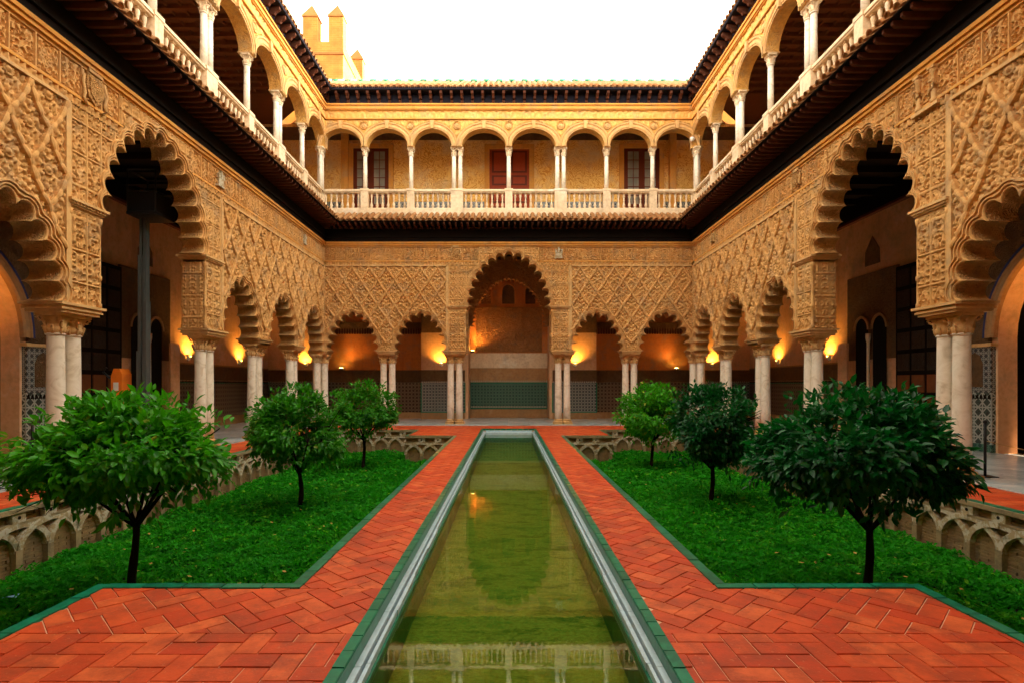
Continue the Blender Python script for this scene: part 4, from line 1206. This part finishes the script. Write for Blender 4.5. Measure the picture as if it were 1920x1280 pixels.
    strip(bb, r0, r0, y - .09, y - .11); strip(bb, r0, r1, y - .11, y - .11); strip(bb, r1, r1, y - .11, y - .09)
    bb.box(sx0 + .05, sx0 + .11, y - .10, y - .0905, 2.62, 6.15); bb.box(sx1 - .11, sx1 - .05, y - .10, y - .0905, 2.62, 6.15)
    build('blue_tile_band', bb, 'blue_glaze', r)
    # upper gallery doors
    for Yd in (20.3, 16.0, 9.6):
        xd = X(Yd); d = build('door', MB().box(xd - .6, xd + .6, y - .05, y, 8.45, 11.6), 'brown_wood', r)
        build('door_panel', MB().box(xd - .45, xd - .05, y - .07, y - .051, 8.7, 11.4), 'dark_wood', d); build('door_panel', MB().box(xd + .05, xd + .45, y - .07, y - .051, 8.7, 11.4), 'dark_wood', d)
side_rear(left, XL, 1); side_rear(right, XR, -1)

# ---- rear wall of the far gallery (local y 3.8, Y = 26)
Yb = 3.80
YU2 = 2.6
def back_rear(r):
    yb, yr = Yb - .3, Yb + .9            # front of the pilaster blocks, recess plane
    # recessed orange bays
    for s in (-1, 1):
        a = lambda p, q: tuple(sorted((s * p, s * q)))
        x0, x1 = a(4.10, 8.6)
        rear_strip(r, 'orange_wall', x0, x1, Yb + .25, 2.3, 7.6, 'plaster', .2)
        rear_strip(r, 'tile_dado', x0, x1, Yb + .22, .31, 1.72, 'azulejo_brown', .06)
        rear_strip(r, 'carved_band', x0, x1, Yb + .20, 1.72, 2.30, 'brown_carved', .06)
        rear_strip(r, 'plinth', x0, x1, Yb + .05, .013, .309, 'sand_plinth', .24)
        rear_strip(r, 'carved_frieze', x0, x1, Yb + .15, 4.05, 4.55, 'brown_carved', .1)
        crenel(r, x0, x1, Yb + .145, 4.0, .12, .10, .3, 'rafter_wood')
        crenel(r, x0, x1, Yb + .216, 1.71, .10, .08, .08, 'white_glaze')
        # blocks
        x0, x1 = a(2.05, 4.10)
        rear_strip(r, 'pier_wall', x0, x1, yb, 2.3, 4.02, 'pale_plaster', .6)
        rear_strip(r, 'pier_wall', x0, x1, yb, 4.021, 7.6, 'brown_carved', .6)
        rear_strip(r, 'tile_dado', x0, x1, yb - .03, .31, 1.72, 'azulejo_blue', .6)
        rear_strip(r, 'carved_band', x0, x1, yb - .015, 1.72, 2.29, 'brown_carved', .6)
        rear_strip(r, 'plinth', x0, x1, yb - .10, .013, .309, 'sand_plinth', .6)
        for xx in a(2.05, 4.10): rear_strip(r, 'green_tile_border', xx - .025, xx + .025, yb - .034, .31, 1.70, 'green_glaze', .03)
        rear_strip(r, 'green_tile_border', x0, x1, yb - .036, .30, .35, 'green_glaze', .03)
        crenel(r, x0, x1, yb - .034, 1.71, .10, .08, .08, 'white_glaze')
        x0, x1 = a(8.6, 11.6)
        rear_strip(r, 'corner_wall', x0, x1, Yb, 2.3, 7.6, 'pale_plaster', .3)
        rear_strip(r, 'tile_dado', x0, x1, Yb - .03, .31, 1.72, 'azulejo_blue', .06)
        rear_strip(r, 'carved_band', x0, x1, Yb - .015, 1.72, 2.3, 'brown_carved', .06)
        rear_strip(r, 'plinth', x0, x1, Yb - .10, .013, .309, 'sand_plinth', .14)
        crenel(r, x0, x1, Yb - .034, 1.71, .10, .08, .08, 'white_glaze')
        x0, x1 = a(1.90, 2.049)
        rear_strip(r, 'niche_jamb', x0, x1, yb, .02, 7.6, 'pale_plaster', 1.3)
    # central niche
    rear_strip(r, 'niche_plinth', -1.89, 1.89, yr - .2, .013, .42, 'sand_plinth', .3)
    for k in range(6): rear_strip(r, 'plinth_block', -1.86 + k * .62, -1.86 + k * .62 + .61, yr - .215, .03, .40, 'sand_plinth', .014)
    rear_strip(r, 'teal_tile_panel', -1.89, 1.89, yr - .04, .421, 1.72, 'azulejo_teal', .1)
    for z in (.43, 1.68): rear_strip(r, 'green_tile_border', -1.89, 1.89, yr - .045, z, z + .05, 'green_glaze', .1)
    crenel(r, -1.89, 1.89, yr - .044, 1.74, .10, .08, .10, 'white_glaze'); crenel(r, -1.85, 1.85, yr - .044, .50, .08, .06, .09, 'white_glaze')
    rear_strip(r, 'stone_band', -1.89, 1.89, yr - .03, 1.731, 2.42, 'sand_plinth', .1)
    rear_strip(r, 'white_band', -1.89, 1.89, yr - .02, 2.421, 3.15, 'balustrade', .1)
    rear_strip(r, 'niche_wall', -1.89, 1.89, yr, 3.151, 7.6, 'plaster', .1)
    p = rear_strip(r, 'carved_panel', -1.55, 1.55, yr - .05, 3.2, 5.3, 'niche_carved', .05)
    fr = MB(); fr.box(-1.62, -1.551, yr - .07, yr, 3.16, 5.37); fr.box(1.551, 1.62, yr - .07, yr, 3.16, 5.37); fr.box(-1.55, 1.55, yr - .07, yr, 5.301, 5.37)
    build('panel_border', fr, 'niche_carved', r)
    for x, w in ((-.02, .3), (1.05, .24), (-1.1, .24)):
        P = [(x - w, 5.55), (x + w, 5.55), (x + w, 6.15)] + [(x + w * math.cos(PI * k / 10), 6.15 + w * 1.1 * math.sin(PI * k / 10)) for k in range(1, 10)] + [(x - w, 6.15)]
        wd = build('lattice_window', MB().prism_xz(P, yr - .03, yr - .001), 'brown_carved' if x > -1 else 'niche_carved', r)
        af = MB(); A = [(x + w * math.cos(PI * k / 12), 6.15 + w * 1.1 * math.sin(PI * k / 12)) for k in range(13)]; B = [(x + (w + .09) * math.cos(PI * k / 12), 6.15 + (w * 1.1 + .09) * math.sin(PI * k / 12)) for k in range(13)]
        A = [(x + w, 5.5)] + A + [(x - w, 5.5)]; B = [(x + w + .09, 5.5)] + B + [(x - w - .09, 5.5)]
        strip(af, A, A, yr, yr - .07); strip(af, A, B, yr - .07, yr - .07); strip(af, B, B, yr - .07, yr)
        build('frame', af, 'plaster', wd)
    # pointed inner arch with fringed edge
    L = lobes(1.62, 2.15, 29); z0 = 4.35
    c = [(x, z + z0) for x, z in scallop(L, 0, 4)]
    mb = MB(); mb.prism_xz([(-1.89, z0)] + c[::-1] + [(1.89, z0), (1.89, 7.6), (-1.89, 7.6)], yb + .05, yb + .5)
    build('inner_arch', mb, 'niche_carved', r)
    # upper storey wall
    mb = MB(); mb.box(-11.4, 11.4, YU2, YU2 + .3, 8.481, 13.34); build('upper_rear_wall', mb, 'damask', r)
    mb = MB(); mb.box(-11.4, 11.4, Yb + 1.3, Yb + 1.6, -1, 15.4); build('outer_wall', mb, 'ochre', r)
    mb = MB(); mb.box(-11.4, 11.4, Yb + .101, Yb + 1.299, 7.6, 7.9); build('ceiling_edge', mb, 'dark_wood', r)
    rear_strip(r, 'upper_tile_dado', -11.3, 11.3, YU2 - .03, 8.46, 9.83, 'azulejo_blue', .03)
    rear_strip(r, 'painted_frieze', -11.3, 11.3, YU2 - .03, 12.62, 13.2, 'brown_carved', .03)
    # doors and windows of the upper gallery
    def frame(x, w, z0, z1, t, parent, mat='ochre'):
        f = MB(); f.box(x - w - t, x - w, YU2 - .12, YU2, z0, z1 + t); f.box(x + w, x + w + t, YU2 - .12, YU2, z0, z1 + t); f.box(x - w, x + w, YU2 - .12, YU2, z1, z1 + t)
        build('frame', f, mat, parent)
    d = build('door', MB().box(-.87, .92, YU2 - .07, YU2 - .031, 8.46, 12.18), 'red_wood', r, label='double red panelled door of the upper gallery')
    frame(.025, .9, 8.46, 12.18, .22, d)
    for s in (-1, 1):
        for (z0, z1) in ((8.8, 9.6), (9.75, 10.4), (10.55, 11.0), (11.12, 12.1)):
            build('panel_recess', MB().box(.03 + s * .43 - .36, .03 + s * .43 + .36, YU2 - .076, YU2 - .071, z0, z1), 'window_wood', d)
            build('door_panel', MB().box(.03 + s * .43 - .27, .03 + s * .43 + .27, YU2 - .10, YU2 - .0765, z0 + .08, z1 - .08), 'red_wood', d)
    for xw in (-6.2, 5.98):
        d = build('glazed_door', MB().box(xw - .80, xw + .80, YU2 - .06, YU2 - .031, 8.46, 12.22), 'window_wood', r)
        frame(xw, .80, 8.46, 12.22, .2, d)
        for s in (-1, 1):
            build('pane', MB().box(xw + s * .38 - .26, xw + s * .38 + .26, YU2 - .068, YU2 - .061, 9.7, 12.1), 'glass', d)
            g_ = MB()
            for k in range(7): g_.box(xw + s * .38 - .27, xw + s * .38 + .27, YU2 - .085, YU2 - .069, 9.69 + k * .40 - .015, 9.69 + k * .40 + .015)
            for k in range(3): g_.box(xw + s * .38 - .275 + k * .26, xw + s * .38 - .245 + k * .26, YU2 - .088, YU2 - .0855, 9.7, 12.1)
            build('glazing_bars', g_, 'window_wood', d)
    # pilasters / arches at gallery ends
    for s in (-1, 1):
        build('end_pilaster', MB().box(min(s * 7.2, s * 7.5), max(s * 7.2, s * 7.5), YU2 - .25, YU2 - .031, 8.46, 13.3), 'ochre', r)
def damask():
    t = NT('damask_plaster', .8, .2)
    w = t.math('SINE', t.math('MULTIPLY', t.noise(3.2, 1.5, .5, dist=.5), 52.0))
    c = t.mix(t.ramp(w, [(.45, (0, 0, 0)), (.6, (1, 1, 1))]), (.95, .62, .19), (.74, .36, .07))
    c = t.mix(t.ramp(t.noise(.9, 4, .6), [(.45, (0, 0, 0)), (.7, (1, 1, 1))]), c, (.80, .62, .36))
    t.col(c); t.bump(w, .5, .02); return t.m
M['damask'] = damask()
t_ = stone('niche_carving', (.50, .24, .085), (.42, .18, .06), (.30, .12, .04), 1.0, 4.0); M['niche_carved'] = t_
back_rear(back)

# front enclosing wall behind the viewpoint
build('front_wall', MB().box(-11.39, 11.39, -3.99, .95, 8.0, 13.6).box(-11.4, 11.4, -4.3, -4.0, -1, 13.6), 'ochre', kind='structure')

# ======================================================================== TOWER
def tower():
    X0, Y0, X1, Y1 = -14.5, 34.0, -10.25, 39.2
    r = ob('brick_tower', None, loc=(X0, Y0, 0), label='crenellated brick tower with pyramid capped merlons beyond the roof', cat='tower')
    body = MB(); body.box(0, X1 - X0, 0, Y1 - Y0, -1.0, 22.8); build('wall', body, 'tower_wall', r)
    w = X1 - X0; d = Y1 - Y0; b = MB()
    for z in (19.2, 22.0): b.box(-.06, w + .06, -.06, d + .06, z, z + .12)
    build('string_course', b, 'brick', r)
    def merlon(x, y):
        q = ob('merlon', None, r, (x, y, 22.8))
        build('merlon_body', MB().box(-.45, .45, -.35, .35, 0, 1.55), 'tower_wall', q)
        c = MB(); c.box(-.50, .50, -.40, .40, 1.551, 1.64)
        c.add([(-.5, -.4, 1.641), (.5, -.4, 1.641), (.5, .4, 1.641), (-.5, .4, 1.641), (0, 0, 2.5)], [(0, 1, 4), (1, 2, 4), (2, 3, 4), (3, 0, 4)])
        build('pyramid_cap', c, 'brick', q)
    for x in (w - 3.7, w - 2.05, w - .45): 
        merlon(x, .35); merlon(x, d - .35)
    pp = MB(); 
    return r
def tw():
    t = NT('tower_brickwork', .9, .15)
    s = t.sep(); n = t.N.new('ShaderNodeTexBrick'); cb = t.N.new('ShaderNodeCombineXYZ')
    t.L.new(t.math('ADD', s[0], s[1]), cb.inputs[0]); t.L.new(s[2], cb.inputs[1]); t.L.new(cb.outputs[0], n.inputs['Vector'])
    n.inputs['Scale'].default_value = 1.0; n.inputs['Brick Width'].default_value = .42; n.inputs['Row Height'].default_value = .115
    n.inputs['Mortar Size'].default_value = .012; n.inputs['Color1'].default_value = (.42, .19, .04, 1); n.inputs['Color2'].default_value = (.36, .15, .03, 1); n.inputs['Mortar'].default_value = (.42, .22, .07, 1)
    c = t.mix(t.ramp(t.noise(1.2, 5, .6), [(.4, (0, 0, 0)), (.7, (1, 1, 1))]), n.outputs['Color'], (.32, .12, .03))
    t.col(c); t.bump(n.outputs['Fac'], -.4, .02); return t.m
M['tower_wall'] = tw()
tower()

# ======================================================================== TREES
LEAF = None
def leaf_pts(L=.125, Wd=.056):
    # 9-vertex folded leaf: base, 3 left, 3 right, tip, mid
    return np.array([(0, 0, 0), (L * .3, Wd * .52, .010), (L * .66, Wd * .42, .004), (L, 0, -.020), (L * .66, -Wd * .42, .004), (L * .3, -Wd * .52, .010), (L * .45, 0, -.004)], dtype=np.float32)
LEAF_T = np.array([(0, 6, 1), (1, 6, 2), (2, 6, 3), (3, 6, 4), (4, 6, 5), (5, 6, 0)])
def tree(x, y, rx, rz_, zc, trunk_top, nl, mat, label, seed, lean=0.0, bare=False, leafn=250, sizes=1.0, ox=0.0):
    nl = int(nl * 1.35)
    R = np.random.default_rng(seed); rnd = random.Random(seed)
    root = ob('orange_tree', None, loc=(x, y, GZ), label=label, cat='tree', group='clipped orange trees in the sunken beds')
    zc -= GZ; tt = trunk_top - GZ
    tr = MB(); pts = []; rad = []
    for k in range(8):
        t = k / 7; pts.append((lean * t * t + .02 * math.sin(5 * t + seed), .02 * math.cos(4 * t + seed), tt * t)); rad.append(.052 * (1 - .28 * t) + (.03 if k == 0 else 0) + rnd.uniform(-.004, .004))
    tr.tube(pts, rad, 10); build('trunk', tr, 'bark', root)
    top = Vector(pts[-1]); ends = []
    for k in range(9):
        a = 2 * PI * k / 9 + rnd.uniform(-.3, .3); q = rnd.uniform(.45, .85); e = Vector((ox + math.cos(a) * rx * q, math.sin(a) * rx * q, zc + rz_ * rnd.uniform(-.35, .55)))
        mid = top.lerp(e, .45) + Vector((0, 0, -.06)); b = MB(); b.tube([top - Vector((0, 0, .05)), mid, e], [.026, .016, .007], 6)
        for u in range(4):
            f = mid.lerp(e, rnd.uniform(.1, .9)); g2 = f + Vector((rnd.uniform(-.4, .4), rnd.uniform(-.4, .4), rnd.uniform(-.15, .3))); b.tube([f, g2], [.012, .005], 4)
        build('branch', b, 'bark', root)
    if bare:
        b = MB()
        for k in range(44):
            a = PI + rnd.uniform(-.7, .6); e0 = Vector((math.cos(a) * rx * .5, math.sin(a) * rx * .5, zc - rz_ * rnd.uniform(.1, .75)))
            e1 = e0 + Vector((-rnd.uniform(.2, .75), rnd.uniform(-.35, .35), rnd.uniform(-.2, .12))); e2 = e1 + Vector((-rnd.uniform(.05, .25), rnd.uniform(-.15, .15), rnd.uniform(-.12, .12)))
            b.tube([e0, e1, e2], [.008, .005, .003], 4)
        build('bare_twigs', b, 'bark', root)
    # sprays of leaves over the crown
    ns = nl // 8
    K = 24; uk = R.normal(size=(K, 3)); uk /= np.linalg.norm(uk, axis=1)[:, None]
    kk = R.integers(0, K, ns); lk = R.uniform(.78, 1.08, K)
    u = uk[kk] + R.normal(size=(ns, 3)) * .25; u /= np.linalg.norm(u, axis=1)[:, None]
    rr = lk[kk] * (1 - .5 * np.clip(np.linalg.norm(u - uk[kk], axis=1), 0, .5)) * np.where(R.uniform(size=ns) < .72, R.uniform(.88, 1.03, ns), R.uniform(.40, .88, ns))
    rr = np.where(R.uniform(size=ns) < .03, rr * 1.10, rr)
    flat_ = np.where(u[:, 2] < -.25, .78, 1.0)
    C = np.stack([ox + u[:, 0] * rx * rr, u[:, 1] * rx * rr, zc + u[:, 2] * rz_ * rr * flat_], -1)
    if bare:
        k = 26; ex = np.stack([-R.uniform(.9, 1.5, k), R.uniform(-.5, .3, k), zc + R.uniform(-.30, .28, k)], -1)
        C = np.concatenate([C, ex]); u = np.concatenate([u, ex * np.array([.6, .4, 0]) + np.array([0, 0, .1])]); ns += k
    k = 34; aa = R.uniform(0, 2 * PI, k); qq = R.uniform(.35, .95, k)
    ex = np.stack([ox + np.cos(aa) * qq * rx, np.sin(aa) * qq * rx, zc - rz_ * R.uniform(.55, 1.0, k) * np.sqrt(1.15 - qq ** 2)], -1)
    aa = R.uniform(0, 2 * PI, k); qq = R.uniform(0, .95, k)
    ex2 = np.stack([ox + np.cos(aa) * qq * rx, np.sin(aa) * qq * rx, zc + rz_ * R.uniform(.86, 1.0, k) * np.sqrt(1.05 - qq ** 2)], -1)
    C = np.concatenate([C, ex, ex2]); u = np.concatenate([u, np.stack([np.cos(aa), np.sin(aa), aa * 0 - 1.6], -1) * .5, np.stack([aa * 0, aa * 0, aa * 0 + 1.3], -1)]); ns += 2 * k
    base = leaf_pts()
    allV = []; centers = []; mats = []
    n = ns * 8; ci = np.repeat(np.arange(ns), 8)
    out = u[ci] * .8 + R.normal(size=(n, 3)) * .55; out[:, 2] += R.uniform(-.75, .25, n)
    out /= np.linalg.norm(out, axis=1)[:, None]
    upv = np.array([0, 0, 1.0]) + R.normal(size=(n, 3)) * .35 + u[ci] * .5
    sidev = np.cross(upv, out); sidev /= np.linalg.norm(sidev, axis=1)[:, None]; nrm = np.cross(out, sidev)
    P = C[ci] + out * R.uniform(.0, .10, (n, 1)) + R.normal(size=(n, 3)) * .035
    sc = R.uniform(.65, 1.25, n) * sizes
    # leaves that face the viewer's side get objects of their own
    key = (P[:, 1]) - .3 * P[:, 2] + R.uniform(0, .5, n)
    order = np.argsort(key); sel = order[:leafn]; rest = order[leafn:]
    lm = cached(('leaf', mat), lambda: np_mesh('leaf', base, LEAF_T, M[mat], True))
    for i in sel:
        mtx = Matrix(((out[i, 0] * sc[i], sidev[i, 0] * sc[i], nrm[i, 0] * sc[i], P[i, 0]), (out[i, 1] * sc[i], sidev[i, 1] * sc[i], nrm[i, 1] * sc[i], P[i, 1]), (out[i, 2] * sc[i], sidev[i, 2] * sc[i], nrm[i, 2] * sc[i], P[i, 2]), (0, 0, 0, 1)))
        o = bpy.data.objects.new('leaf', lm); COL.objects.link(o); o.parent = root; o.matrix_local = mtx
    F = np.stack([out, sidev, nrm], -1)[rest]                       # n,3,3 columns
    V = np.einsum('nij,kj->nki', F, base) * sc[rest][:, None, None] + P[rest][:, None, :]
    b = (np.arange(len(rest)) * 7)[:, None, None]
    Tt = (LEAF_T[None] + b).reshape(-1, 3)
    ob('crown', np_mesh('crown', V.reshape(-1, 3), Tt, M[mat], True), root, kind='stuff')
    return root
tree(-4.20, 6.15, 1.02, .60, .82, .06, 6600, 'leaf_bright', 'near orange tree with bare twigs poking out beside the mast lift arcade', 3, bare=True, leafn=260, ox=-.02, sizes=.9)
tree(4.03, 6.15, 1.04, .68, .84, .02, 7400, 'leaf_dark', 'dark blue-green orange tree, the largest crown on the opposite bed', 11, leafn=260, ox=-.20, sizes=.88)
tree(-4.12, 10.85, 1.04, .80, .72, -.1, 6400, 'leaf_mid', 'bright orange tree standing second along the bed by the mast lift', 5, leafn=120, sizes=.82)
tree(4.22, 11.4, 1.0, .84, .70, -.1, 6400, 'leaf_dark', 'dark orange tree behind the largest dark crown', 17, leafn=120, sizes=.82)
tree(-4.20, 15.9, 1.0, .78, .86, .05, 4600, 'leaf_mid', 'small far orange tree nearest the left arcade corner', 23, leafn=60, sizes=.85)
tree(4.20, 16.1, .98, .84, .72, .0, 4600, 'leaf_bright', 'yellow-green far orange tree partly hidden by darker crowns', 29, leafn=60, sizes=.85)

# ======================================================================== OBJECTS
for s in (-1, 1):
    build('corner_block', MB().box(min(s * 11.42, s * 11.8), max(s * 11.42, s * 11.8), 25.9, 27.8, -1, 13.5), 'ochre', kind='structure')
def sconce(x, y, z, rz, label):
    r = ob('wall_sconce', None, loc=(x, y, z), rz=rz, label=label, cat='wall lamp', group='lit wall sconces in the arcades')
    m = MB(); n = 10
    for k in range(4):
        pass
    prof = [(.03, -.16), (.07, -.12), (.10, -.05), (.115, .02), (.105, .02), (.06, -.06), (.0, -.10)]
    vs = []
    for rr, zz in prof:
        for i in range(n + 1):
            a = PI + PI * i / n; vs.append((rr * math.cos(a), rr * math.sin(a), zz))
    w = n + 1
    m.add(vs, [(k * w + i, k * w + i + 1, (k + 1) * w + i + 1, (k + 1) * w + i) for k in range(len(prof) - 1) for i in range(n)], True)
    build('cup_shade', m, 'white_plastic', r)
    build('back_plate', MB().box(-.06, .06, -.012, 0, -.17, .03), 'black', r)
    build('bulb', MB().lathe([(.005, -.07), (.03, -.05), (.035, -.02), (.02, .005), (.003, .012)], 10, cy=-.05), 'bulb', r)
    ld = bpy.data.lights.new('lamp_light', 'SPOT'); ld.energy = LAMP_W * 2.0; ld.color = (1, .42, .055); ld.shadow_soft_size = .03
    ld.spot_size = math.radians(140); ld.spot_blend = 1.0
    lo = bpy.data.objects.new('lamp_light', ld); COL.objects.link(lo); lo.parent = r; lo.location = (0, -.25, -.05); lo.rotation_euler = (math.radians(180 - 14), 0, 0)
FX = HX + GD
for Y, nm in ((19.5, 'behind the pier column of the big arch'), (23.2, 'seen through the first small arch')):
    sconce(-FX + .01, Y, 2.62, PI / 2, 'glowing wall lamp %s, left arcade' % nm)
    sconce(FX - .01, Y, 2.62, -PI / 2, 'glowing wall lamp %s, right arcade' % nm)
for X_, nm in ((-3.15, 'just left of the central arch'), (3.1, 'just right of the central arch')):
    sconce(X_, 22.2 + Yb - .31, 2.62, 0, 'glowing wall lamp %s in far gallery' % nm)
for X_, nm in ((-9.6, 'left'), (9.6, 'right')):
    sconce(X_, 22.2 + Yb - .01, 2.62, 0, 'glowing wall lamp deep in the %s far corner' % nm)
def add_glow_light(x, y, z, aim, e, label, col=(1, .42, .08)):  # added lamps with no seen fitting, put in for extra orange glow
    r = ob('added_uplight', None, loc=(x, y, z), label=label, cat='added light', group='added orange uplights without seen fittings')
    build('added_housing', MB().box(-.09, .09, -.05, .05, 0, .10), 'black', r); build('lens', MB().box(-.07, .07, -.04, .04, .101, .106), 'bulb', r)  # body and glowing lens invented for the added light
    ld = bpy.data.lights.new('lamp_light', 'SPOT'); ld.energy = e; ld.color = col; ld.shadow_soft_size = .06; ld.spot_size = math.radians(100); ld.spot_blend = .8
    lo = bpy.data.objects.new('lamp_light', ld); COL.objects.link(lo); lo.parent = r; lo.location = (0, 0, .13)
    lo.rotation_euler = Vector(aim).to_track_quat('-Z', 'Y').to_euler()
add_glow_light(-1.75, 22.2 + Yb + .55, 3.16, (.55, .10, 1), LAMP_W * 2.2, 'added unseen uplight on ledge at left jamb of the central niche')
add_glow_light(-7.9, 22.2 + Yb - .1, 2.3, (.5, -.1, .8), LAMP_W * 1.3, 'added unseen uplight washing the orange bay near the left corner')
add_glow_light(7.9, 22.2 + Yb - .1, 2.3, (-.5, -.1, .8), LAMP_W * 1.3, 'added unseen uplight washing the orange bay near the right corner')

for s_, nm in ((-1, 'left'), (1, 'right')):
    add_glow_light(s_ * 12.1, 10.6, .02, (-s_ * -.25, 0, 1), LAMP_W * 9, 'added unseen orange uplight inside the %s portal hall' % nm)  # light added to give the hall its orange glow
# mast lift
def mast():
    r = ob('mast_lift', None, loc=(-8.85, 13.3, .012), label='orange based telescoping mast lift raised inside the left arcade', cat='lift')
    b = MB(); b.box(-.68, .10, -.35, .35, .14, .62); build('chassis', b, 'steel', r)
    b = MB(); b.prism_xz([(-.66, .63), (-.40, .63), (-.40, 1.85), (-.46, 1.98), (-.60, 1.98), (-.66, 1.8)], -.17, .17); build('control_box', b, 'orange_paint', r)
    b = MB(); b.box(-.60, -.48, -.176, -.171, 1.45, 1.65); build('label_plate', b, 'white_plastic', r)
    b = MB(); b.tube([(-.66, -.2, 1.75), (-.82, -.2, 1.9), (-.74, -.2, 2.0)], .025, 6); build('handle', b, 'black', r)
    for sx in (-.4, .15):
        for sy in (-.36, .36):
            w = MB(); w.lathe([(.02, -.04), (.09, -.04), (.10, -.02), (.10, .02), (.09, .04), (.02, .04)], 14)
            me = w.mesh('wheel', M['black']); me.transform(Matrix.Rotation(PI / 2, 4, 'X')); ob('wheel', me, r, (sx, sy, .10))
    zs = [(.2, 2.4, .0, .15), (.8, 3.6, .05, .13), (1.9, 4.7, .0, .12), (3.0, 5.6, .05, .105), (4.2, 6.3, .01, .09)]
    for (z0, z1, dx, w) in zs:
        b = MB(); w *= .68; dx *= .7; b.box(dx - w, dx - w * .4, -w, w, z0, z1); b.box(dx + w * .4, dx + w, -w, w, z0, z1); b.box(dx - w * .4, dx + w * .4, w * .2, w * .9, z0, z1 - .02)
        build('mast_section', b, 'steel', r)
    b = MB(); b.box(-.15, .55, -.38, .38, 5.60, 5.66)
    build('platform', b, 'black', r)
    g = MB()
    for (x, y) in ((-.13, -.36), (.53, -.36), (-.13, .36), (.53, .36)): g.tube([(x, y, 5.66), (x, y, 6.65)], .018, 6)
    for z in (6.15, 6.65):
        g.tube([(-.13, -.36, z), (.53, -.36, z)], .018, 6); g.tube([(-.13, .36, z), (.53, .36, z)], .018, 6); g.tube([(-.13, -.36, z), (-.13, .36, z)], .018, 6); g.tube([(.53, -.36, z), (.53, .36, z)], .018, 6)
    build('guard_rail', g, 'black', r)
    b = MB(); b.box(-.14, .54, -.37, .37, 5.67, 6.12); build('cage_panel', b, 'black', r)
    return r
mast()
# stanchions
def stanchion(x, y, label, rope_to):
    r = ob('barrier_post', None, loc=(x, y, .012), label=label, cat='barrier post', group='slim black barrier posts on the arcade floor')
    build('base_plate', MB().box(-.13, .13, -.13, .13, 0, .012), 'black', r)
    build('post', MB().tube([(0, 0, .013), (0, 0, .92)], .022, 8).lathe([(.022, .92), (.032, .93), (.032, .96), (.01, .98)], 10), 'black', r)
    pts = []
    for k in range(9):
        t = k / 8; pts.append((rope_to[0] * t, rope_to[1] * t, .62 - .25 * math.sin(PI * t)))
    build('rope', MB().tube(pts, .007, 5), 'moulding', r)
stanchion(8.28, 9.55, 'slim black barrier post beside the column base, rope hanging from it', (2.9, -.6))
stanchion(-8.28, 9.55, 'slim black barrier post half hidden behind the bare twigs', (-2.9, -.6))
# camera on the upper arcade
r = ob('security_camera', None, loc=(7.38, 22.12, 11.48), label='small white security camera at the far upper corner beneath the arch', cat='security camera')
build('dome', MB().lathe([(.02, -.10), (.07, -.07), (.085, 0), (.085, .05), (.03, .07)], 12), 'white_plastic', r)
build('bracket', MB().box(.0, .12, -.02, .10, .0, .03), 'white_plastic', r)
# scrap in the bed
m = MB(); m.add([(-.07, -.04, 0), (.0, -.05, .03), (.08, -.02, .01), (.06, .05, .03), (-.01, .04, .0), (-.08, .03, .02)], [(0, 1, 4, 5), (1, 2, 3, 4)])
ob('paper_scrap', m.mesh('paper_scrap', M['paper']), loc=(-5.58, 6.15, GZ + .17), label='crumpled pale blue paper scrap lying in the creeper', cat='litter')
